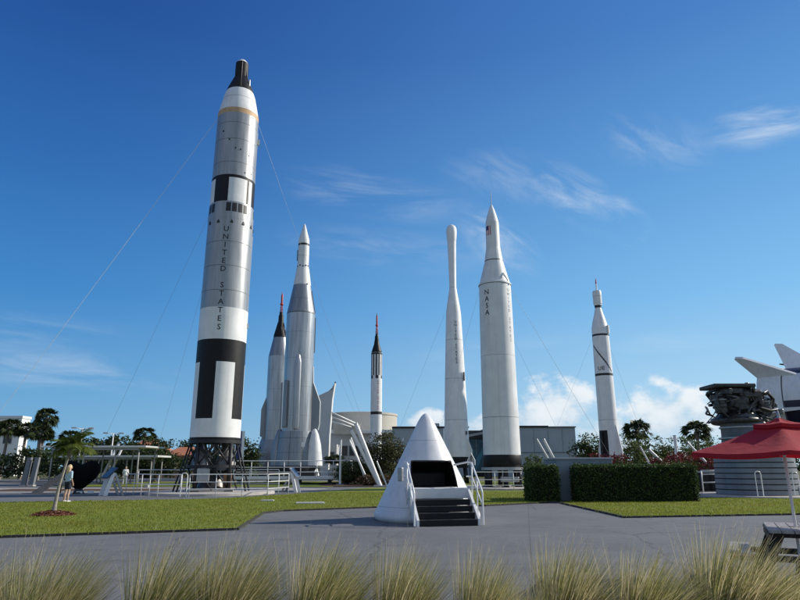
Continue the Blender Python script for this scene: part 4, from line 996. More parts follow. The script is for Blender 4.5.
railing([(5.2, 44.6), (11.6, 44.6), (12.2, 46.)], 1.25, 'white railing in front of the black drum under the thick white rocket', 1.3, (.6, .3))
railing([(12.3, 41.2), (14.4, 41.2)], 1.55, 'short white railing showing just above the small clipped hedge', 1.05, (.6,), r=.04)
railing([(18.0, 38.8), (20.4, 39.8)], 1.35, 'short white railing between the long hedge and the engine nozzle', 1.25, (.85, .5), r=.04)
railing([(22.4, 35.), (25.6, 36.4)], 1.3, 'white railing right of the engine nozzle behind the umbrella pole', 1.2, (.6, .3), r=.035)
def grab_rail(x, y, label, w=.28, h=1.25):
    t = thing('grab_rail', label, 'handrail', (x, y, 0), 0, 'small looped handrails')
    obj('loop', MB().path([(-w / 2, 0, 0), (-w / 2, 0, h - .12), (-w / 2 + .05, 0, h - .03), (0, 0, h), (w / 2 - .05, 0, h - .03), (w / 2, 0, h - .12), (w / 2, 0, 0)], .025, 8), RAILW, t)
    obj('base_plate', MB().box((0, 0, .012), (w + .12, .12, .02)), GALV, t)
grab_rail(18.5, 33.6, 'looped metal handrail standing before the ribbed engine nozzle', .3, 1.35)
grab_rail(-12., 36.1, 'looped white handrail at the gap between two railings by the tall silver rocket', .35, 1.3)
grab_rail(20.6, 33.9, 'looped metal handrail near the umbrella pole, right of the nozzle', .3, 1.3)

# ------------------------------------------------------------------ signs, masts, small things
def info_sign(x, y, rz, label, pc, w=.95, h=1.35):
    t = thing('information_sign', label, 'sign', (x, y, 0), rz, 'slanted information signs')
    p = obj('panel', MB().box((0, 0, h), (w, .09, .8), rot=Matrix.Rotation(R(-42), 4, 'X'), bev=.015), pc, t)
    obj('picture', MB().box((0, -.055, h + .0), (w * .86, .012, .66), rot=Matrix.Rotation(R(-42), 4, 'X')), mat('sign_blue_print', (.02, .045, .12), .4, var=.5, scale=4, col2=(.06, .12, .22)), p)
    for s in (-1, 1):
        obj('leg', MB().prism([(-.36, 0), (-.14, 0), (.2, h), (-.02, h)], .09, Matrix.Rotation(R(90), 4, 'Z'), (s * w * .4, 0, 0)), RAILW, t)
        obj('back_leg', MB().prism([(.66, 0), (.80, 0), (.22, h), (.08, h)], .08, Matrix.Rotation(R(90), 4, 'Z'), (s * w * .4, .02, 0)), GALV, t)
info_sign(-17.3, 38.6, R(-50), 'slanted dark blue information sign on pale legs near the black heart shape', mat('sign_blue', (.03, .05, .10), .45, var=.2), 1.15, 1.3)
info_sign(-7.1, 43.6, R(75), 'slim grey information sign seen edge on at the right end of the railing', GALV, .7, 1.25)

def filler():  # solid dark block added to stand in for a dark recess behind the rail
    t = thing('dark_gap_filler', 'low dark block added for the dark gap between the long hedge and the engine nozzle', 'filler', (20.1, 42.2, 0), face_cam(20.1, 42.2))
    obj('body', MB().box((0, 0, .62), (2.6, .9, 1.1), bev=.03), BLACK2, t)
    obj('top_slab', MB().box((0, 0, 1.24), (2.8, 1.0, .12), bev=.02), GALV, t)
    for x in (-.65, .65): obj('front_panel', MB().box((x, -.47, .62), (1.15, .04, .95), bev=.01), TRUSS, t)
    obj('plinth', MB().box((0, 0, .04), (2.7, 1.0, .08)), CONC, t)
filler()
def house_sign():
    t = thing('gabled_sign', 'small house shaped white sign on a post beside the slender bulb tipped rocket', 'sign', (6.6, 60, 0), face_cam(6.6, 60))
    obj('post', MB().tube((0, 0, 0), (0, 0, 2.6), .06, .06, 8), TRUSS, t)
    obj('gable', MB().path([(-.32, 0, 1.75), (-.32, 0, 2.2), (0, 0, 2.85), (.32, 0, 2.2), (.32, 0, 1.75)], .06, 6), RAILW, t)
    obj('sign_board', MB().prism([(-.28, 1.75), (.28, 1.75), (.28, 2.2), (0, 2.72), (-.28, 2.2)], .03), mat('sign_grey', (.4, .41, .42), .5), t)
house_sign()

def banner():
    t = thing('pole_banner', 'upright blue and white banner behind the base of the tall silver rocket', 'banner', (-15.0, 60, 0), face_cam(-15, 60))
    obj('pole', MB().tube((-.42, 0, 0), (-.42, 0, 5.0), .05, .05, 8), RAILW, t)
    obj('blue_cloth', MB().box((-.12, 0, 3.6), (.5, .02, 2.6)), mat('banner_blue', (.015, .03, .16), .7, var=.15), t)
    obj('white_cloth', MB().box((.26, 0, 3.6), (.25, .02, 2.6)), WHITE, t)
banner()

def mast(label, arms, base, r=.1, name='slanted_mast', grp='white slanted tubes around the rockets'):
    t = thing(name, label, 'mast', base, 0, grp)
    for a, b, rr in arms:
        v = Vector(base); A = Vector(a) - v; B = Vector(b) - v
        ar = obj('tube', MB().path([A, A.lerp(B, .9), B], [rr, rr * .95, rr * .9], 12), RAILW, t)
        obj('end_cap', MB().tube(B - (B - A).normalized() * .05, B + (B - A).normalized() * .03, rr * 1.05, rr * .95, 12), GALV, ar)
    obj('base_plate', MB().box((0, 0, .06), (r * 7, r * 7, .1), bev=.02), GALV, t)
mast('pair of thick white slanted tubes meeting at one foot, left of the white cone', [((-1.7, 55, .05), (-3.85, 55, 5.25), .19), ((-1.75, 55.1, .05), (-4.28, 55.1, 4.72), .15)], (-1.7, 55, 0), .16)
mast('thin pair of white slanted tubes left of the thick slanted pair', [((-2.75, 58, .05), (-4.62, 58, 3.95), .1), ((-2.95, 58.2, .05), (-4.5, 58.2, 4.15), .09)], (-2.8, 58, 0), .1)
mast('slim upright white pole between the steel grey rocket and the slanted tubes', [((-5.57, 60, .05), (-5.57, 60, 4.1), .1)], (-5.57, 60, 0), .1)
mast('pair of white slanted tubes peeking out just left of the cone tip', [((-1.6, 62, .05), (.35, 62, 4.35), .09), ((-1.9, 62.2, .05), (-.1, 62.2, 3.9), .08)], (-1.7, 62, 0), .1)
mast('short thin white tube leaning behind the lower left side of the cone', [((-.9, 48, .05), (-1.75, 48, 2.0), .06)], (-.9, 48, 0), .06)
mast('pair of white slanted tubes in front of the grey blue hall above the small hedge', [((17.8, 70, .05), (15.7, 70, 4.5), .13), ((17.4, 70.2, .05), (15.0, 70.2, 4.5), .09)], (17.7, 70, 0), .12)
mast('long low white slanted tube above the middle of the long hedge', [((26.2, 60, .05), (23.2, 60, 3.15), .13)], (26.2, 60, 0), .12)
mast('shorter white slanted tube just left of the long low one', [((24.2, 60.6, .05), (22.65, 60.6, 3.4), .08)], (24.2, 60.6, 0), .1)
mast('upright white pole above the right end of the long hedge', [((25.75, 60, .05), (25.75, 60, 4.4), .15)], (25.75, 60, 0), .14)
mast('white slanted tube just above the left tip of the red umbrella', [((25.2, 50, .05), (22.4, 50, 3.4), .1)], (25.2, 50, 0), .1)
mast('pair of white slanted tubes propping the covered walkway roof on the left', [((-32.35, 70, .05), (-30.75, 70, 4.15), .15), ((-31.8, 70.2, .05), (-30.3, 70.2, 3.95), .12)], (-32.3, 70, 0), .13)
mast('slim upright white pole seen between the cone tip and the bulb tipped rocket', [((4.3, 63, .05), (4.3, 63, 5.3), .07)], (4.3, 63, 0), .07)

def plaque(x, y, w, d, label):
    t = thing('ground_plaque', label, 'plaque', (x, y, .03), R(8), 'pale plaques set in the lawn')
    obj('slab', MB().box((0, 0, .03), (w, d, .08), bev=.015), mat('pale_stone', (.55, .53, .48), .7, var=.1, scale=5), t)
    obj('inset_plate', MB().box((0, -.02, .073), (w * .8, d * .7, .01)), mat('stone_inset', (.46, .45, .42), .5, var=.1), t)
plaque(-4.0, 29.1, 1.25, .55, 'larger pale stone plaque lying in the lawn left of the white cone')
plaque(-6.35, 31.3, .62, .3, 'smaller pale stone plaque further back in the lawn')

def light_pole(x, y, h, label):
    t = thing('lamp_post', label, 'lamp post', (x, y, 0), face_cam(x, y), 'lamp posts above the left trees')
    obj('pole', MB().tube((0, 0, 0), (0, 0, h), .09, .06, 8), RAILW, t)
    for s in (-1, 1):
        a = obj('arm', MB().tube((0, 0, h - .1), (s * .7, 0, h), .04, .04, 6), RAILW, t); obj('lamp_head', MB().box((s * .85, 0, h + .02), (.55, .3, .14), bev=.03), GALV, a)
light_pole(-34.9, 70, 5.8, 'slim pale lamp post rising above the covered walkway')
light_pole(-33.7, 75, 5.5, 'second pale lamp post, right of the first')

# ------------------------------------------------------------------ black heart shape, buttress, walkway
def heart():
    t = thing('heart_exhibit', 'big black rounded heart shaped exhibit standing behind the woman', 'exhibit', (-20.5, 41.6, 0), face_cam(-20.5, 41.6))
    V, F = [], []; n, k = 64, 10
    def out(q): return 16 * sin(q) ** 3, 13 * cos(q) - 5 * cos(2 * q) - 2 * cos(3 * q) - cos(4 * q)
    for i in range(-k, k + 1):
        f = i / k; s = sqrt(max(0, 1 - abs(f) ** 2.6)) * .75 + .25 * (1 - abs(f)); 
        for j in range(n):
            x, z = out(2 * pi * j / n); x = .55 * x + .45 * 15.5 * sin(2 * pi * j / n); z = .7 * z + .3 * (15. * cos(2 * pi * j / n) - 1.5); V.append((x * .071 * s, f * .55, 1.2 + (z + 1.5) * .068 * s))
    for i in range(2 * k):
        for j in range(n): F.append((i * n + j, i * n + (j + 1) % n, (i + 1) * n + (j + 1) % n, (i + 1) * n + j))
    mb = MB(); mb.add(V, F, 0, True); obj('body', mb, mat('matte_black_skin', (.006, .006, .006), .9, var=.4, scale=2, spec=.1), t)
    for x in (-.55, .05, .7): obj('foot', MB().box((x, 0, .08), (.35, .6, .16), bev=.03), RAILW, t)
    obj('stem', MB().lathe([(0, .35), (.35, .2)], 20), BLACK, t)
heart()
def buttress():
    t = thing('sloped_buttress', 'sloping dark grey slab leaning up toward the black heart shape from the left', 'buttress', (-22.9, 42.4, 0), face_cam(-22.9, 42.4))
    obj('slab', MB().prism([(-1.0, 0), (-.35, 0), (1.15, 1.25), (.95, 1.5)], .9), mat('dark_slab', (.10, .105, .115), .7, var=.2, scale=2), t)
    obj('prop', MB().box((.7, .1, .45), (.14, .6, .9)), TRUSS, t)
buttress()

GREYP = mat('dull_grey_post', (.34, .34, .33), .6, var=.15, scale=4)
def walkway(x0, x1, y, z, th, dep, label, posts):
    cx = (x0 + x1) / 2
    t = thing('covered_walkway', label, 'canopy', (cx, y, 0), 0, 'covered walkways')
    rf = obj('roof', MB().box((0, dep / 2, z), (x1 - x0, dep, th), bev=.03), mat('canopy_white', (.5, .5, .49), .6, var=.1, scale=1, dirt=.2), t)
    obj('fascia', MB().box((0, -.05, z), (x1 - x0 + .1, .09, th * .8)), WHITE2, rf)
    for px in posts:
        for yy in (.5, dep - .5):
            obj('post', MB().tube((px - cx, yy, 0), (px - cx, yy, z - th / 2), .065, .075, 8), GREYP, t)
    for a, b in zip(posts[:-1], posts[1:]): obj('cross_beam', MB().box(((a + b) / 2 - cx, .5, z - th / 2 - .12), (abs(b - a), .12, .2)), GALV, t)
walkway(-33.8, -24.0, 60.5, 3.52, .17, 5, 'upper white flat roofed walkway behind the black heart shape', (-33, -30, -27, -24.8))
walkway(-36., -25.6, 68, 2.75, .2, 4, 'lower white flat roofed walkway further back on the left', (-35, -32, -29, -26.4))

# ------------------------------------------------------------------ buildings
GLASS = mat('dark_window_glass', (.02, .026, .032), .12, var=.3, scale=.6)
TEAL = mat('teal_entrance_glass', (.03, .17, .26), .3, var=.5, scale=.35, col2=(.08, .34, .46))
HALL = mat('grey_blue_cladding', (.33, .38, .42), .6, var=.06, scale=.25, dirt=.12)
TANW = mat('tan_render', (.52, .49, .42), .85, var=.08, scale=.3, dirt=.12)
CREAM = mat('cream_wall', (.72, .72, .69), .7, var=.05, scale=.3, dirt=.1)
def window(parent, x, y, z, w, h, n=2, m=None):
    f = obj('window', MB().box((x, y, z), (w + .16, .12, h + .16)), GALV, parent)
    obj('pane', MB().box((x, y - .05, z), (w, .06, h)), m or GLASS, f)
    for k in range(1, n): obj('mullion', MB().box((x - w / 2 + w * k / n, y - .085, z), (.07, .05, h)), GALV, f)
def visitor_building():
    t = thing('visitor_building', 'pale visitor building with tall swept fin wall and round tan drum roof', 'building', (-8, 122, 0))
    o = Vector((-8, 122, 0))
    fin = [(-10.2, 0), (-5.3, 0), (-5.22, 7.4), (-5.0, 11), (-4.85, 14), (-4.55, 16.2), (-4.4, 17.1), (-4.95, 16.2), (-5.6, 15.6), (-7.2, 14.9), (-8.6, 14.4), (-10.0, 13.7)]
    fw = obj('fin_wall', MB().prism(fin, 1.0, Matrix.Rotation(R(-8), 4, 'Z'), (0, -3, 0)), mat('fin_grey', (.6, .61, .6), .7, var=.06, scale=.3, dirt=.15), t)
    obj('fin_tip', MB().prism([(-4.4, 17.4), (-4.75, 16.1), (-5.3, 15.75), (-4.9, 15.9)], 1.06, Matrix.Rotation(R(-8), 4, 'Z'), (0, -3, 0)), BLACK2, fw)
    obj('drum_roof', MB().lathe([(0, 8.4), (13.2, 8.4), (13.3, 8.55), (13.75, 8.55), (13.8, 8.3)], 64, c=(-1.2, 30, 0)), TANW, t)
    obj('wing', MB().box((1.8, 14, 4.1), (16, 12, 8.2)), CREAM, t)
    w = obj('wing_roof', MB().box((1.8, 13.4, 8.5), (17.2, 14.4, .7), bev=.05), RAILW, t)
    obj('tan_fascia', MB().box((-2.6, 4.2, 8.9), (5.2, 1.2, 2.1), bev=.05), TANW, t)
    for k, z in enumerate((0, .8, 1.6)): obj('roof_beam', MB().tube((-5.0, -2.5 + k, 11.6 - z), (-.8, 2.5 + k, 9.9 - z * .6), .16, .16, 8), RAILW, t)
    for x in (-3.8, -1.2, 1.6, 4.4, 7.2): window(t, x, 7.95, 4.8, 2.2, 1.9, 2)
    for x in (-4.5, -.5): window(t, x, 7.95, 1.8, 1.6, 1.6, 1)
    obj('low_annex', MB().box((-8.5, 3, 2.9), (9, 8, 5.8)), mat('annex_grey', (.45, .46, .47), .8, var=.06, scale=.4), t)
    for x in (-6.7, -5.): window(t, x, -1.05, 3.6, 1.1, 1.5, 1)
visitor_building()
def exhibit_hall():
    t = thing('exhibit_hall', 'long grey blue flat roofed hall with dark teal glass entrance behind the white rockets', 'building', (13.9, 112, 0))
    obj('wall', MB().box((9.4, 10, 4.15), (14.8, 20, 8.3)), HALL, t)
    obj('wall', MB().box((-8.6, 10, 4.1), (13.2, 20, 8.2)), HALL, t)
    obj('wall', MB().box((0, 12.8, 4.05), (4.3, 14, 8.1)), mat('recess_dark', (.05, .055, .06), .7), t)
    obj('coping', MB().box((7.0, 9.9, 8.42), (10.2, 20.3, .3)), BLACK2, t)
    obj('coping', MB().box((14.55, 9.9, 8.35), (4.8, 20.3, .2)), mat('coping_grey', (.12, .13, .14), .6), t)
    obj('coping', MB().box((-8.6, 9.9, 8.34), (13.5, 20.3, .28)), BLACK2, t)
    e = obj('entrance', MB().box((0, 5.4, 3.6), (4.2, .4, 5.6)), TEAL, t)
    for x in (-1.4, 0, 1.4): obj('mullion', MB().box((x, 5.15, 3.6), (.08, .1, 5.6)), GALV, e)
    obj('entrance_canopy', MB().prism([(-2.3, 6.6), (2.3, 7.5), (2.3, 7.9), (-2.3, 7.0)], 4, None, (0, 2.5, 0)), mat('canopy_grey', (.3, .31, .32), .6), t)
    obj('entrance_swoop', MB().prism([(-2.0, 0), (-.6, 0), (2.0, 5.8), (1.6, 6.0)], .25, None, (0, 4.6, 0)), mat('teal_panel', (.07, .30, .42), .35, var=.4, scale=.5), t)
    obj('band', MB().box((9.4, -.04, 4.0), (14.8, .08, .12)), mat('band_line', (.12, .14, .16), .7), t)
    for x in (4.5, 7, 9.5, 12, 14.5): obj('panel_joint', MB().box((x, -.03, 6.1), (.05, .06, 4.1)), mat('joint_line', (.2, .23, .26), .7), t)
    obj('roof_unit', MB().box((-8, 9, 9.0), (3, 2.5, 1.1), bev=.05), GALV, t)
    for x in (-11, -8, -5): window(t, x, -.06, 3.2, 1.8, 2.2, 2)
exhibit_hall()
def white_building():
    t = thing('white_building', 'bright white flat roofed building behind the palms at far left', 'building', (-86, 130, 0))
    obj('wall', MB().box((0, 1.5, 5.7), (17, 3, 11.4)), mat('bright_white_wall', (.8, .8, .78), .8, var=.04, scale=.3), t)
    obj('parapet', MB().box((0, 1.5, 11.65), (17.3, 3.3, .5)), CREAM, t)
    for x in (-5.5, -1.5, 2.5, 6.2):
        for z in (3, 7.5): window(t, x, -.06, z, 1.6, 2.2, 2)
white_building()
def tile_house(x, y, w, h, label):
    t = thing('tile_roofed_house', label, 'house', (x, y, 0), 0, 'salmon houses behind the left trees')
    obj('wall', MB().box((0, 3, h * .36), (w, 6, h * .72)), mat('salmon_wall', (.55, .33, .22), .85, var=.1, scale=.6), t)
    rf = mat('orange_tile', (.42, .16, .08), .8, var=.25, scale=2.5, stretch=(6, 1, 1), bump=.4, bscale=9)
    P = [(-w / 2 - .4, -.5, h * .72), (w / 2 + .4, -.5, h * .72), (w / 2 + .4, 6.5, h * .72), (-w / 2 - .4, 6.5, h * .72), (-w / 2 + 1.5, 3, h), (w / 2 - 1.5, 3, h)]
    mb = MB(); mb.add(P, [(0, 1, 5, 4), (1, 2, 5), (2, 3, 4, 5), (3, 0, 4), (3, 2, 1, 0)]); obj('roof', mb, rf, t)
    for k in (-.25, .25): window(t, w * k, -.04, h * .4, 1.1, 1.2, 2)
tile_house(-33.6, 98, 5.0, 4.7, 'salmon house with orange tiled roof just left of the tall silver rocket')
tile_house(-41, 102, 4.6, 6.1, 'taller salmon house with tiled roof behind the lone palm')

def planter_wall():
    t = thing('planter_wall', 'blue grey concrete block wall standing between the two clipped hedges', 'wall', (8.85, 31.6, 0))
    cm = mat('blue_grey_concrete', (.21, .255, .29), .85, var=.12, scale=.9, bump=.25, bscale=20, dirt=.3)
    obj('block', MB().box((.15, 1.4, .97), (2.75, 2.8, 1.94), bev=.02), cm, t)
    obj('coping', MB().box((.15, 1.4, 1.985), (2.85, 2.9, .09), bev=.015), mat('coping_concrete', (.36, .38, .39), .85, var=.1), t)
    obj('return_wall', MB().box((-1.75, 2.4, .8), (1.05, .5, 1.6)), cm, t)
planter_wall()
for px, lb in ((-33.55, 'left one of two leaning grey concrete pillars among the palms at far left'), (-32.85, 'right one of two leaning grey concrete pillars among the palms at far left')):
    o_ = thing('leaning_pillar', lb, 'pillar', (px, 58, 0), 0, 'leaning grey pillars')
    obj('shaft', MB().prism([(-.22, 0), (.2, 0), (.42, 2.5), (.06, 2.5)], .3), mat('pillar_grey', (.17, .185, .2), .8, var=.12, scale=1), o_)
    obj('footing', MB().box((0, 0, .06), (.6, .5, .12), bev=.03), CONC, o_)

# ------------------------------------------------------------------ plants
def leaf_quads(C, size, rng, up=.25, aspect=.55):
    """rhombic leaves at points C, random attitude"""
    n = len(C)
    d = rng.normal(size=(n, 3)); d[:, 2] *= .7; d /= np.linalg.norm(d, axis=1)[:, None]
    u = rng.normal(size=(n, 3)); u[:, 2] += up; u -= d * (u * d).sum(1)[:, None]; u /= np.linalg.norm(u, axis=1)[:, None]
    w = np.cross(d, u); s = (size * rng.uniform(.6, 1.3, n))[:, None]
    V = np.stack([C - d * s * .5, C + w * s * aspect * .5, C + d * s * .5, C - w * s * aspect * .5], 1).reshape(-1, 3)
    return V, np.arange(n * 4).reshape(n, 4)
def blob_points(blobs, n, rng, shell=.55, lump=7):
    """points through the outer part of a few ellipsoids, gathered in clumps so that gaps show between"""
    vol = np.array([b[3] * b[4] * b[5] for b in blobs]); cnt = (n * vol / vol.sum()).astype(int); out = []
    for b, c in zip(blobs, cnt):
        k = max(4, c // 45)
        v = rng.normal(size=(k, 3)); v /= np.linalg.norm(v, axis=1)[:, None]; v *= (shell + (1 - shell) * rng.random(k) ** .6)[:, None]
        v = v[v[:, 2] > -.75]; ctr = v * np.array(b[3:6]) + np.array(b[:3]); k = len(ctr)
        m = rng.integers(0, k, c); cr = .24 * min(b[3:6])
        out.append(ctr[m] + rng.normal(size=(c, 3)) * cr * np.array([1.15, 1.15, .7]))
    return np.concatenate(out)
def leafy(name, label, cat, loc, blobs, n, size, m, seed, trunk=None, group=None, limbs=5, cn='crown'):
    rng = np.random.default_rng(seed); t = thing(name, label, cat, loc, rng.uniform(0, 0), group)
    P = blob_points(blobs, n, rng); P[:, 2] = np.maximum(P[:, 2], .06)
    V, F = leaf_quads(P, size, rng); fast_mesh(cn, V, F, m, t)
    if trunk:
        h, r = trunk; rs = random.Random(seed)
        tr = obj('trunk', MB().path([(0, 0, 0), (.04 * h * rs.uniform(-1, 1), .03 * h, h * .5), (.06 * h * rs.uniform(-1, 1), 0, h)], [r * 1.3, r, r * .75], 10), BARK, t)
        for b in blobs[:limbs]:
            e = Vector(b[:3]); obj('limb', MB().path([(0, 0, h * .75), Vector((0, 0, h * .85)).lerp(e, .5) + Vector((0, 0, -.1)), e], [r * .6, r * .4, r * .15], 7), BARK, tr)
    return t
def hedge(label, loc, dims, n, seed):
    t = thing('hedge', label, 'hedge', loc, 0, 'clipped hedges'); L_, W_, H_ = dims; rng = np.random.default_rng(seed)
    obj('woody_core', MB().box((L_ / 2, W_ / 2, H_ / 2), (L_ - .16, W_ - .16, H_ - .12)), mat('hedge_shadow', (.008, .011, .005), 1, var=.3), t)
    areas = np.array([L_ * H_, L_ * H_, W_ * H_, W_ * H_, L_ * W_]); c = (n * areas / areas.sum()).astype(int); out = []
    for k in range(5):
        a, b = rng.random(c[k]), rng.random(c[k]); e = rng.normal(0, .035, c[k]) + np.where(rng.random(c[k]) < .04, rng.uniform(0, .14, c[k]) * (1 if k in (1, 3, 4) else -1), 0) + .05 * np.sin(a * 13 + 2 * k) * np.cos(b * 5 + k) + .045 * np.sin(a * 37 + k) * np.sin(b * 23)
        if k < 2: out.append(np.stack([a * L_, np.full(c[k], 0 if k == 0 else W_) + e, b * H_], 1))
        elif k < 4: out.append(np.stack([np.full(c[k], 0 if k == 2 else L_) + e, a * W_, b * H_], 1))
        else: out.append(np.stack([a * L_, b * W_, H_ + e], 1))
    P = np.concatenate(out); P[:, 2] = np.maximum(P[:, 2], .04)
    V, F = leaf_quads(P, .085, rng, .3); fast_mesh('foliage', V, F, L_HEDGE, t)
hedge('long dark clipped hedge in front of the blue grey wall', (8.25, 30.2, 0), (5.55, 1.2, 1.62), 26000, 31)
hedge('small dark clipped hedge left of the blue grey wall', (6.05, 30.5, 0), (1.38, 1.3, 1.6), 9000, 32)

def palm_fronds(nf, rng, L0, fan, rad):
    """sabal palm head: fan fronds on stalks all round a sphere"""
    V, F = [], []
    for i in range(nf):
        az_ = rng.uniform(0, 2 * pi); el_ = rng.uniform(-.75, 1.35); d = np.array([cos(az_) * cos(el_), sin(az_) * cos(el_), sin(el_)])
        s = L0 * rng.uniform(.75, 1.1); e = d * s + np.array([0, 0, -.12 * s]); side = np.cross(d, (0, 0, 1.)); side /= np.linalg.norm(side) + 1e-9; tw = rng.normal(0, .7); side = side * cos(tw) + np.cross(d, side) * sin(tw)
        o = len(V); V += [side * .02, -side * .02, e - side * .015, e + side * .015]; F.append((o, o + 1, o + 2, o + 3))
        up = np.cross(side, d)
        for k in range(fan):
            a = (k / (fan - 1) - .5) * 2.5; dd = d * cos(a) + side * sin(a); ln = rad * rng.uniform(.8, 1.1) * (1 - .25 * abs(a) / 1.25)
            tip = e + dd * ln + np.array([0, 0, -.38 * ln * rng.uniform(.4, 1.8)]); mid = e + dd * ln * .55 + up * .04; wv = (side * cos(a) - d * sin(a)) * .085
            o = len(V); V += [e, mid - wv, tip, mid + wv]; F.append((o, o + 1, o + 2, o + 3))
    return np.array(V), np.array(F)
def make_palm(label, loc, h, seed, lean=.3):
    rng = np.random.default_rng(seed); t = thing('palm_tree', label, 'palm tree', loc, 0, 'tall fan palms')
    tr = obj('trunk', MB().path([(0, 0, 0), (lean * .35, 0, h * .4), (lean, 0, h)], [.21, .17, .15], 10), PALMBARK, t)
    obj('boot_skirt', MB().lathe([(h - .9, .16), (h - .5, .26), (h - .1, .28), (h + .1, .1)], 12, c=(lean, 0, 0)), PALMBARK, tr)
    V, F = palm_fronds(60, rng, .95, 13, .95); V = V + np.array([lean, 0, h + .1]); fast_mesh('crown', V, F, L_PALM, t)
    return t
PA = make_palm('tallest fan palm of the left cluster, its crown clear of the others', (-48.2, 86, 0), 8.1, 41)
for loc, rz, sc, lb in [((-55.6, 90, 0), 1., (1.15, 1.15, .88), 'fan palm at the far left edge in front of the white building'),
                        ((-53.4, 91, 0), 2.1, (1.1, 1.1, .84), 'fan palm against the right end of the white building'),
                        ((-50.6, 90, 0), 3.0, (1.05, 1.05, .82), 'fan palm with low crown just left of the tallest palm'),
                        ((-47.5, 85, 0), 4.0, (1.15, 1.15, .74), 'shorter fan palm tucked under the crown of the tallest palm'),
                        ((-58.4, 93, 0), 5.2, (1.2, 1.2, .86), 'fan palm cut by the left edge of the picture'),
                        ((-39.6, 98, 0), .6, (1.2, 1.2, .80), 'lone fan palm in front of the taller salmon house'),
                        ((-42.2, 82, 0), 2.6, (1., 1., .66), 'low fan palm behind the covered walkways')]: dup(PA, loc, rz, lb, sc)
PB = make_palm('broad dark fan palm right of the diagonally striped rocket', (31.4, 85, 0), 5.9, 47, .1); PB.scale = (1.25, 1.25, 1.05)
dup(PB, (40., 86, 0), 1.9, 'broad dark fan palm just above the left side of the red umbrella', (1.25, 1.25, 1.04))
dup(PB, (-8.1, 78, 0), .9, 'squat fan palm between the steel grey rocket and the slanted tubes', (.9, .9, .42))

def young_palm():
    t = thing('young_palm', 'young leaning palm with drooping bright fronds, standing in the lawn', 'palm tree', (-11.85, 22.5, .03))
    tr = obj('trunk', MB().path([(0, 0, 0), (.01, 0, .35), (.07, 0, 1.0), (.27, 0, 2.05)], [.10, .065, .05, .045], 12), mat('young_trunk', (.30, .27, .23), .9, var=.25, scale=4, stretch=(1, 1, 7), bump=.5, bscale=9), t)
    obj('boot', MB().lathe([(1.9, .07), (2.1, .11), (2.3, .06)], 12, c=(.28, 0, 0), sx=.8, sy=.8), PALMBARK, tr)
    rng = np.random.default_rng(3); V, F = [], []
    for i in range(22):
        a = 2 * pi * i / 22 + rng.uniform(-.2, .2); up = rng.uniform(.3, 1.3); L_ = rng.uniform(.6, .85) + .22 * max(0, cos(a)); p = np.array([.30, 0, 2.2]); d = np.array([cos(a) * cos(up), sin(a) * cos(up), sin(up)])
        pts = [p.copy()]
        for k in range(10):
            d = d + np.array([0, 0, -.14]) ; d /= np.linalg.norm(d); p = p + d * L_ / 10; pts.append(p.copy())
        for k in range(10):
            q0, q1 = pts[k], pts[k + 1]; ax = (q1 - q0) / np.linalg.norm(q1 - q0); sd_ = np.cross(ax, (0, 0, 1.)); sd_ /= np.linalg.norm(sd_) + 1e-9
            o = len(V); V += [q0 - sd_ * .012, q0 + sd_ * .012, q1 + sd_ * .01, q1 - sd_ * .01]; F.append((o, o + 1, o + 2, o + 3))
            for rep in range(3):
                qb = q0 + (q1 - q0) * rep / 3
                for s in (-1, 1):
                    ll = .36 * (1 - .35 * k / 10) * rng.uniform(.8, 1.15); tip = qb + (sd_ * s * .85 + ax * .55 + np.array([0, 0, -.35])) * ll; mid = qb + (sd_ * s * .85 + ax * .4) * ll * .5
                    o = len(V); V += [qb, mid + ax * .02, tip, mid - ax * .02]; F.append((o, o + 1, o + 2, o + 3))
    fast_mesh('crown', np.array(V), np.array(F), L_YOUNG, t)
    m = thing('mulch_ring', 'low mound of red brown mulch around the foot of the young palm', 'mulch', (-11.85, 22.5, .03)); m['kind'] = 'stuff'
    n = 1600; r = .62 * np.sqrt(rng.random(n)); a = rng.uniform(0, 2 * pi, n); C = np.stack([r * np.cos(a) * 1.15, r * np.sin(a), .13 * (1 - (r / .62) ** 2) + .015], 1)
    V, F = leaf_quads(C, .10, rng, .5, .4); fast_mesh('chips', V, F, leaf_mat('mulch_chip', (.06, .02, .012), (.24, .085, .045), 0.), m)
    obj('mound', MB().lathe([(0, .66), (.06, .5), (.12, .25), (.135, .02)], 24, sx=1.15), MULCH, m)
young_palm()

TG = 'broad leaved trees behind the rockets'
leafy('tree', 'dark round tree behind the left end of the grey rockets', 'tree', (-20.2, 84, 0), [(0, 0, 3.6, 1.6, 1.6, 1.7), (-1.0, 0, 2.6, 1.2, 1.2, 1.2), (.9, .3, 2.7, 1.2, 1.2, 1.3), (.2, 0, 1.2, 1.7, 1.5, 1.1)], 3000, .34, L_OAK, 51, (2.4, .2), TG)
leafy('tree', 'dark leafy tree just left of the orange tiled roof', 'tree', (-30.3, 80, 0), [(0, 0, 3.6, 1.7, 1.6, 1.5), (-1.2, 0, 2.6, 1.4, 1.3, 1.2), (1.1, .2, 2.6, 1.4, 1.3, 1.2), (.1, 0, 1.3, 1.8, 1.5, 1.0)], 3400, .34, L_OAK, 52, (2.2, .2), TG)
leafy('tree', 'wide dark tree rising above the covered walkways', 'tree', (-41.5, 94, 0), [(0, 0, 4.8, 2.2, 1.8, 1.6), (-2.0, 0, 4.0, 1.8, 1.6, 1.4), (2.0, .2, 4.0, 1.8, 1.6, 1.4), (0, 0, 2.4, 2.6, 1.8, 1.6)], 3600, .42, L_OAK, 53, (3, .25), TG)
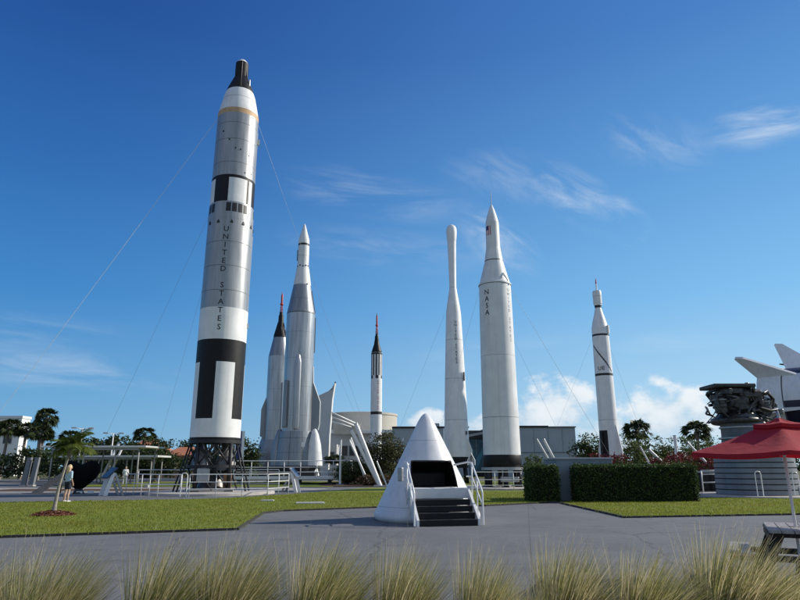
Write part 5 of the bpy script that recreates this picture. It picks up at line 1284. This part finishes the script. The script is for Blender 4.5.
leafy('tree', 'low spreading tree left of the lamp posts', 'tree', (-47, 97, 0), [(0, 0, 4.6, 2.3, 1.8, 1.5), (-2.0, 0, 3.4, 1.7, 1.6, 1.4), (2.0, .2, 3.6, 1.8, 1.6, 1.4)], 2800, .42, L_OAK, 54, (3, .25), TG)
leafy('tree', 'dense shady tree filling the gap under the walkway roofs', 'tree', (-37, 76, 0), [(0, 0, 2.4, 2.6, 1.4, 1.5), (-3.0, 0, 2.0, 2.2, 1.4, 1.6), (3.2, 0, 2.0, 2.2, 1.4, 1.6), (5.5, 1, 2.6, 2., 1.4, 1.7)], 3600, .36, L_OAK, 55, (1.8, .2), TG)
leafy('tree', 'dense dark tree behind the right end of the lower walkway roof', 'tree', (-28.5, 75, 0), [(0, 0, 2.3, 2.2, 1.4, 1.7), (-2.2, 0, 1.8, 1.8, 1.3, 1.5), (2.2, .2, 1.8, 1.8, 1.3, 1.5)], 3000, .36, L_OAK, 155, (1.8, .2), TG)
leafy('tree', 'dense dark tree behind the left palms at the end of the walkways', 'tree', (-45, 78, 0), [(0, 0, 2.2, 2.4, 1.4, 1.7), (-2.6, 0, 1.8, 2.0, 1.3, 1.5), (2.6, .2, 1.8, 2.0, 1.3, 1.5), (-5.2, 0, 1.4, 1.8, 1.3, 1.3)], 3400, .36, L_OAK, 156, (1.8, .2), TG)
for k, (x, y, h, lb) in enumerate([(-52, 104, 5.2, 'dark tree at the far left between the palms and the white building'), (-35.2, 106, 5.6, 'dark tree rising between the two salmon houses'), (-28.5, 104, 4.6, 'low dark tree right of the orange tiled roof'), (-45.5, 108, 5.4, 'dark tree behind the taller salmon house on its left'), (-24, 100, 4.2, 'low dark tree seen through the frame of the tall silver rocket')]):
    leafy('tree', lb, 'tree', (x, y, 0), [(0, 0, h * .72, h * .42, 1.8, h * .3), (-h * .38, 0, h * .52, h * .34, 1.6, h * .27), (h * .38, .2, h * .55, h * .34, 1.6, h * .27), (0, 0, h * .34, h * .5, 1.6, h * .3)], 3000, .42, L_OAK, 250 + k, (h * .5, .2), TG)
leafy('tree', 'round dark tree behind the tall silver rocket frame on its left', 'tree', (-25.5, 84, 0), [(0, 0, 2.6, 1.9, 1.5, 1.6), (-1.6, 0, 1.9, 1.5, 1.3, 1.4), (1.6, .2, 1.9, 1.5, 1.3, 1.4)], 2600, .36, L_OAK, 56, (1.8, .2), TG)
leafy('tree', 'bushy green tree left of the diagonally striped rocket', 'tree', (27.6, 92, 0), [(0, 0, 4.4, 2.2, 1.8, 1.8), (-1.6, 0, 3.3, 1.6, 1.5, 1.5), (1.8, .2, 3.4, 1.7, 1.5, 1.5), (.2, 0, 2.0, 2.4, 1.7, 1.4)], 3600, .38, leaf_mat('elm_leaf', (.03, .05, .012), (.09, .115, .03)), 57, (3, .22), TG)
leafy('tree', 'small dark tree right of the broad palm above the umbrella', 'tree', (43.5, 92, 0), [(0, 0, 3.6, 2., 1.8, 1.4), (1.8, .2, 3.0, 1.7, 1.5, 1.4), (-1.5, 0, 2.6, 1.6, 1.5, 1.3)], 2600, .36, L_OAK, 58, (2.4, .2), TG)
SG = 'shrubs in the planting beds'
leafy('bush', 'large olive brown bush left of the white cone', 'bush', (-1.5, 61, .03), [(0, 0, 2.9, 1.6, 1.3, 1.9), (-.9, .2, 2.0, 1.2, 1.2, 1.5), (.9, 0, 2.2, 1.3, 1.2, 1.6), (.1, 0, 1.0, 2.0, 1.5, 1.0)], 9000, .20, L_BUSH, 61, (1.6, .12), SG, cn='foliage')
leafy('bush', 'dark green bush at the foot of the slanted tubes', 'bush', (-4.4, 62, .03), [(0, 0, 1.1, 1.3, 1.1, 1.0), (-.9, .2, .8, 1.0, 1.0, .8), (.9, 0, .9, 1.0, 1.0, .9)], 4200, .2, leaf_mat('mid_leaf', (.03, .045, .012), (.10, .115, .03)), 62, (.6, .08), SG, cn='foliage')
leafy('bush', 'dark low bush right of the platform under the grey rocket', 'bush', (-5.2, 68, .03), [(0, 0, 1.0, 1.4, 1.1, 1.1), (1.2, .2, .9, 1.2, 1.0, .9)], 2600, .22, L_OAK, 63, (.6, .08), SG, cn='foliage')
leafy('bush', 'low brown bush behind the left edge of the white cone', 'bush', (-1.6, 57, .03), [(0, 0, .45, 1.3, .8, .5), (-1.2, .2, .4, 1.0, .8, .45)], 2600, .16, leaf_mat('brown_leaf', (.05, .035, .02), (.13, .085, .04)), 64, (.3, .05), SG, cn='foliage')
leafy('bush', 'small green bush right of the black drum under the thick white rocket', 'bush', (12.6, 62, .03), [(0, 0, 1.5, .9, .8, 1.2), (.5, 0, .9, .9, .8, .9)], 2600, .2, L_LIGHT, 65, (.7, .07), SG, cn='foliage')
for k, (x, y, w, h, lb) in enumerate([(27.0, 78, 2.6, 4.3, 'leftmost pale green shrub behind the long hedge'), (31.0, 80, 2.8, 4.6, 'pale green shrub under the broad palm'), (35.2, 81, 2.8, 4.5, 'pale green shrub between the two broad palms'), (38.6, 79, 2.4, 4.0, 'pale green shrub under the palm by the umbrella')]):
    leafy('bush', lb, 'bush', (x, y, 0), [(0, 0, h * .65, w, 1.2, h * .6), (-w * .5, .2, h * .45, w * .7, 1.1, h * .45), (w * .5, 0, h * .5, w * .7, 1.1, h * .5)], 3200, .26, L_LIGHT, 70 + k, (h * .4, .08), SG, cn='foliage')
for k, (x, y, w, h, lb) in enumerate([(13.8, 52, .9, 2.0, 'leftmost red flowering shrub, left of the blue grey wall'), (16.0, 53, 1.1, 2.3, 'red flowering shrub above the left end of the blue grey wall'), (18.6, 55, 1.3, 2.3, 'red flowering shrub at the foot of the striped rocket'),
                                      (20.6, 50, 1.2, 2.3, 'red flowering shrub right of the foot of the striped rocket'), (22.8, 52, 1.3, 2.4, 'red flowering shrub below the low slanted tube'), (23.6, 47, 1.2, 2.3, 'red flowering shrub above the right end of the long hedge'), (22.4, 44, 1.1, 2.1, 'rightmost red flowering shrub beside the engine nozzle')]):
    t = leafy('flowering_shrub', lb, 'shrub', (x, y, .03), [(0, 0, h * .55, w, .8, h * .45), (-w * .5, 0, h * .4, w * .7, .7, h * .4), (w * .5, 0, h * .45, w * .7, .7, h * .4)], 1500, .17, L_LIGHT, 80 + k, (h * .4, .05), 'red flowering shrubs behind the hedges', cn='foliage')
    rng = np.random.default_rng(180 + k); P = blob_points([(0, 0, h * .66, w * 1.05, .85, h * .42), (-w * .5, 0, h * .5, w * .75, .7, h * .4), (w * .5, 0, h * .55, w * .75, .7, h * .4)], 1700, rng, .8)
    V, F = leaf_quads(P, .17, rng); fast_mesh('blossoms', V, F, L_RED, t)
t = thing('pale_plant', 'plant with pale upright leaves shining in the sun under the right slanted tubes', 'plant', (15.7, 66, .03))
rng = np.random.default_rng(5); V, F = [], []
for k in range(46):
    a = rng.uniform(0, 2 * pi); x0, y0 = rng.uniform(-1.3, 1.3), rng.uniform(-.5, .5); h = rng.uniform(1.3, 2.6); w = rng.uniform(.08, .17); o = len(V)
    ux, uy = cos(a) * w, sin(a) * w; lx = rng.uniform(-.3, .3)
    V += [(x0, y0, .0), (x0 + lx * .5 - ux, y0 - uy, h * .6), (x0 + lx, y0, h), (x0 + lx * .5 + ux, y0 + uy, h * .6)]; F.append((o, o + 1, o + 2, o + 3))
fast_mesh('leaves', np.array(V), np.array(F), L_PALE, t)
# far belt of trees closing the view on all sides ahead
rng = np.random.default_rng(77); n = 26000; x = rng.uniform(-260, 320, n); hh = 6.2 + 2.6 * np.sin(x * .09) + 2. * np.sin(x * .31 + 1) + 1.2 * np.sin(x * .83)
C = np.stack([x, 215 + rng.uniform(0, 16, n), np.abs(hh) * rng.random(n) ** .6 * .85], 1); V, F = leaf_quads(C, 1.5, rng)
o_ = fast_mesh('treeline', V, F, L_OAK); tag(o_, 'dark band of far woods along the horizon', 'woods', kind='stuff')

# ------------------------------------------------------------------ feathery grass along the front
def make_grass(label, loc, seed, nb=1350, npl=44):
    rng = np.random.default_rng(seed); t = thing('grass_tuft', label, 'grass tuft', loc, 0, 'feathery grass tufts along the front'); t['kind'] = 'thing'
    def ribbons(n, L0, L1, wid, lean0, lean1, droop, seg=6, base=.12, wind=.30):
        V = np.empty((n, seg + 1, 2, 3)); a = rng.uniform(0, 2 * pi, n); b = np.sqrt(rng.random(n)) * base
        p = np.stack([b * np.cos(a), b * np.sin(a), np.zeros(n)], 1); L_ = rng.uniform(L0, L1, n); le = rng.uniform(lean0, lean1, n)
        oa = a + rng.normal(0, .9, n); d = np.stack([np.cos(oa) * np.sin(le) + wind, np.sin(oa) * np.sin(le), np.cos(le)], 1)
        wa = rng.uniform(0, 2 * pi, n); w = np.stack([np.cos(wa), np.sin(wa), np.zeros(n)], 1) * (wid * rng.uniform(.6, 1.3, n))[:, None]
        dr = rng.uniform(.3, 1.2, n) * droop
        for k in range(seg + 1):
            f = k / seg; tp = (1 - f ** 1.6) * .92 + .08
            V[:, k, 0] = p - w * tp; V[:, k, 1] = p + w * tp
            h = np.stack([d[:, 0], d[:, 1], np.zeros(n)], 1)
            d = d + h * (dr * .35)[:, None] - np.array([0, 0, 1.]) * (dr * f * .75)[:, None]; d /= np.linalg.norm(d, axis=1)[:, None]
            p = p + d * (L_ / seg)[:, None]
        F = []
        idx = np.arange(n)[:, None] * (seg + 1) * 2
        for k in range(seg): F.append(np.concatenate([idx + 2 * k, idx + 2 * k + 1, idx + 2 * k + 3, idx + 2 * k + 2], 1))
        return V.reshape(-1, 3), np.concatenate(F), p
    V, F, _ = ribbons(nb, .5, 1.12, .0046, .02, .33, .24, base=.11); fast_mesh('blades', V, F, L_REED, t)
    V, F, _ = ribbons(int(nb * .95), .5, 1.16, .0036, .03, .38, .32, base=.11); fast_mesh('dry_blades', V, F, L_DRY, t)
    V, F, tip = ribbons(npl, .8, 1.2, .0016, .0, .28, .07, 7, .10)
    SV, SF = V, F
    # fine awns along the last third of every stalk
    S = V.reshape(npl, 8, 2, 3).mean(2); nh = 11; HV = []
    f = rng.uniform(4.6, 7, (npl, nh)); k0 = np.minimum(f.astype(int), 6); fr = (f - k0)[..., None]; I = np.arange(npl)[:, None]
    p = S[I, k0] * (1 - fr) + S[I, k0 + 1] * fr; dv = S[I, k0 + 1] - S[I, k0]; dv /= np.linalg.norm(dv, axis=2)[..., None]
    q = p + (dv + rng.normal(0, .22, p.shape)) * rng.uniform(.035, .085, (npl, nh, 1)); w = rng.normal(size=p.shape); w = w / np.linalg.norm(w, axis=2)[..., None] * .0011
    HV = np.stack([p - w, p + w, q + w * .4, q - w * .4], 2).reshape(-1, 3); HF = np.arange(len(HV)).reshape(-1, 4)
    fast_mesh('stalks', np.concatenate([SV, HV]), np.concatenate([SF, HF + len(SV)]), L_PLUME, t)
    return t
G0 = make_grass('leftmost big tuft of feathery grass in the front row', (-2.75, 5.0, 0), 201)
G1 = make_grass('second tuft of feathery grass from the left in the front row', (-2.02, 5.3, 0), 202, 1100, 30)
G2 = make_grass('third tuft of feathery grass from the left in the front row', (-1.50, 5.4, 0), 203, 1200, 52)
G3 = make_grass('fourth tuft of feathery grass from the left, left of the cone', (-.78, 5.3, 0), 204, 1400, 44)
G4 = make_grass('ninth and tallest tuft of feathery grass, beside the picnic table', (2.46, 5.45, 0), 205, 1500, 60); G4.scale = (1.15, 1.15, 1.03)
for src, loc, rz, sc, lb in [(G1, (-.12, 5.3, 0), .3, (.85, .85, .97), 'fifth tuft of feathery grass from the left, below the left side of the cone'),
                             (G2, (.50, 5.25, 0), -.35, (.72, .72, .95), 'sixth tuft of feathery grass from the left, below the cone stairs'), (G4, (1.18, 5.4, 0), .35, (.95, .95, .95), 'seventh tuft of feathery grass from the left, below the small hedge'),
                             (G3, (1.80, 5.45, 0), -.3, (1.05, 1.05, .90), 'eighth tuft of feathery grass from the left, below the long hedge'),
                             (G1, (3.05, 5.5, 0), -.4, (.8, .8, .80), 'rightmost tuft of feathery grass, in front of the picnic table'), (G2, (-3.4, 5.2, 0), .4, .92, 'tuft of feathery grass cut by the left edge of the picture'), (G0, (.83, 5.0, 0), .3, (.55, .55, .72), 'short tuft of feathery grass between the sixth and seventh tufts')]: dup(src, loc, rz, lb, sc)


# ------------------------------------------------------------------ people
def figure(t, H, skin, parts, face=True):
    """one continuous skin surface, clothes and hair as separate shells; local -Y is the front"""
    k = H / 1.65
    def vol(name, spec, m, voxel, parent):
        mb = MB()
        for s in spec:
            if s[0] == 'c':
                a, b, r1, r2 = s[1:]; a, b = Vector(a) * k, Vector(b) * k
                mb.tube(a, b, r1 * k, r2 * k, 14); mb.ball(a, r1 * k, 7); mb.ball(b, r2 * k, 7)
            else: mb.ball(Vector(s[1]) * k, s[2] * k, 10, 0, s[3])
        o = obj(name, mb, m, parent)
        rm = o.modifiers.new('remesh', 'REMESH'); rm.mode = 'VOXEL'; rm.voxel_size = voxel * k; rm.use_smooth_shade = True
        sm = o.modifiers.new('smooth', 'SMOOTH'); sm.iterations = 3; sm.factor = .4
        return o
    B = []
    for s in (-1, 1):
        hip = (s * .09, 0, .86); kn = (s * .115, -.01, .47); an = (s * .13, .015, .09)
        B += [('c', hip, kn, .082, .054), ('c', kn, (s * .122, .02, .32), .053, .056), ('c', (s * .122, .02, .32), an, .054, .036), ('c', (s * .13, .03, .04), (s * .145, -.12, .03), .036, .028)]
        sh = (s * .165, 0, 1.33); el = (s * .215, .02, 1.06); wr = (s * .20, -.09, .86)
        B += [('c', sh, el, .047, .038), ('c', el, wr, .037, .026), ('c', wr, (s * .195, -.11, .80), .028, .032)]
        for q, (dx, ln) in enumerate(((-.027, .062), (-.009, .072), (.009, .068), (.026, .054))):
            p0 = (s * .195 + dx * .35, -.115 + dx, .785); p1 = (s * .19 + dx * .35, -.122 + dx, .785 - ln * .55); p2 = (s * .178 + dx * .35, -.118 + dx, .785 - ln)
            B += [('c', p0, p1, .0095, .009), ('c', p1, p2, .009, .0075)]
        B += [('c', (s * .19, -.125, .83), (s * .168, -.15, .79), .012, .010), ('c', (s * .168, -.15, .79), (s * .162, -.15, .765), .010, .008)]
    B += [('c', (-.07, 0, .88), (.07, 0, .88), .10, .10), ('c', (0, 0, .9), (0, .0, 1.12), .115, .115), ('c', (-.05, 0, 1.22), (.05, 0, 1.22), .115, .115), ('c', (-.13, 0, 1.33), (.13, 0, 1.33), .058, .058), ('c', (0, .01, 1.36), (0, 0, 1.46), .05, .046),
          ('b', (0, -.005, 1.55), .1, (.78, .93, 1.12)), ('b', (0, -.03, 1.49), .062, (.85, .9, .9)), ('c', (0, -.092, 1.555), (0, -.108, 1.53), .010, .014), ('b', (-.08, .0, 1.54), .022, (.5, 1, 1.3)), ('b', (.08, 0, 1.54), .022, (.5, 1, 1.3))]
    body = vol('body', B, skin, .0075, t)
    for s in (-1, 1): obj('eye', MB().ball((s * .032 * k, -.088 * k, 1.565 * k), .011 * k, 6), BLACK, body)
    obj('mouth', MB().box((0, -.092 * k, 1.497 * k), (.04 * k, .012 * k, .01 * k)), mat('lip', (.35, .12, .1), .5), body)
    for name, spec, m in parts: vol(name, spec, m, .011, t)
SKIN = mat('skin', (.52, .33, .24), .5, var=.08, scale=5)
def shirt_spec(): 
    o = [('c', (-.07, 0, .93), (.07, 0, .93), .115, .115), ('c', (0, 0, .95), (0, 0, 1.15), .128, .128), ('c', (-.055, 0, 1.22), (.055, 0, 1.22), .128, .128), ('c', (-.13, 0, 1.33), (.13, 0, 1.33), .07, .07)]
    for s in (-1, 1): o += [('c', (s * .165, 0, 1.33), (s * .212, .018, 1.08), .062, .056)]
    return o
def shorts_spec(l=.62):
    o = [('c', (-.075, 0, .89), (.075, 0, .89), .117, .117)]
    for s in (-1, 1): o += [('c', (s * .09, 0, .86), (s * (.09 + .025 * (.86 - l) / .4), -.005, l), .098, .082)]
    return o
def hair_spec(long=True):
    o = [('b', (0, .018, 1.572), .108, (.84, .95, 1.06))]
    if long: o += [('c', (0, .07, 1.56), (0, .105, 1.28), .085, .06), ('c', (-.06, .05, 1.53), (-.075, .08, 1.3), .045, .035), ('c', (.06, .05, 1.53), (.075, .08, 1.3), .045, .035)]
    return o
w = thing('person', 'blond woman in light blue shirt and dark shorts standing by the young palm', 'person', (-16.02, 31.4, 0), R(150))
figure(w, 1.72, SKIN, [('shirt', shirt_spec(), mat('light_blue_cloth', (.42, .56, .66), .8, var=.12, scale=12, bump=.3, bscale=40)), ('shorts', shorts_spec(), mat('dark_blue_cloth', (.02, .026, .045), .85, var=.2, scale=12)), ('hair', hair_spec(), mat('blond_hair', (.55, .40, .22), .5, var=.25, scale=20, stretch=(1, 1, .2))), 
       ('shoes', [('c', (s * .13, .035, .045), (s * .145, -.12, .035), .043, .036) for s in (-1, 1)], WHITE)])
w2 = thing('person', 'distant person in white clothes standing before the covered walkway', 'person', (-25.0, 59.0, 0), R(20))
figure(w2, 1.72, SKIN, [('shirt', shirt_spec(), mat('white_cloth', (.75, .75, .73), .85, var=.06, scale=10)), ('trousers', shorts_spec(.16), mat('pale_cloth', (.6, .59, .56), .85, var=.08, scale=10)), ('hair', hair_spec(False), mat('dark_hair', (.03, .022, .016), .5, var=.3, scale=20))])
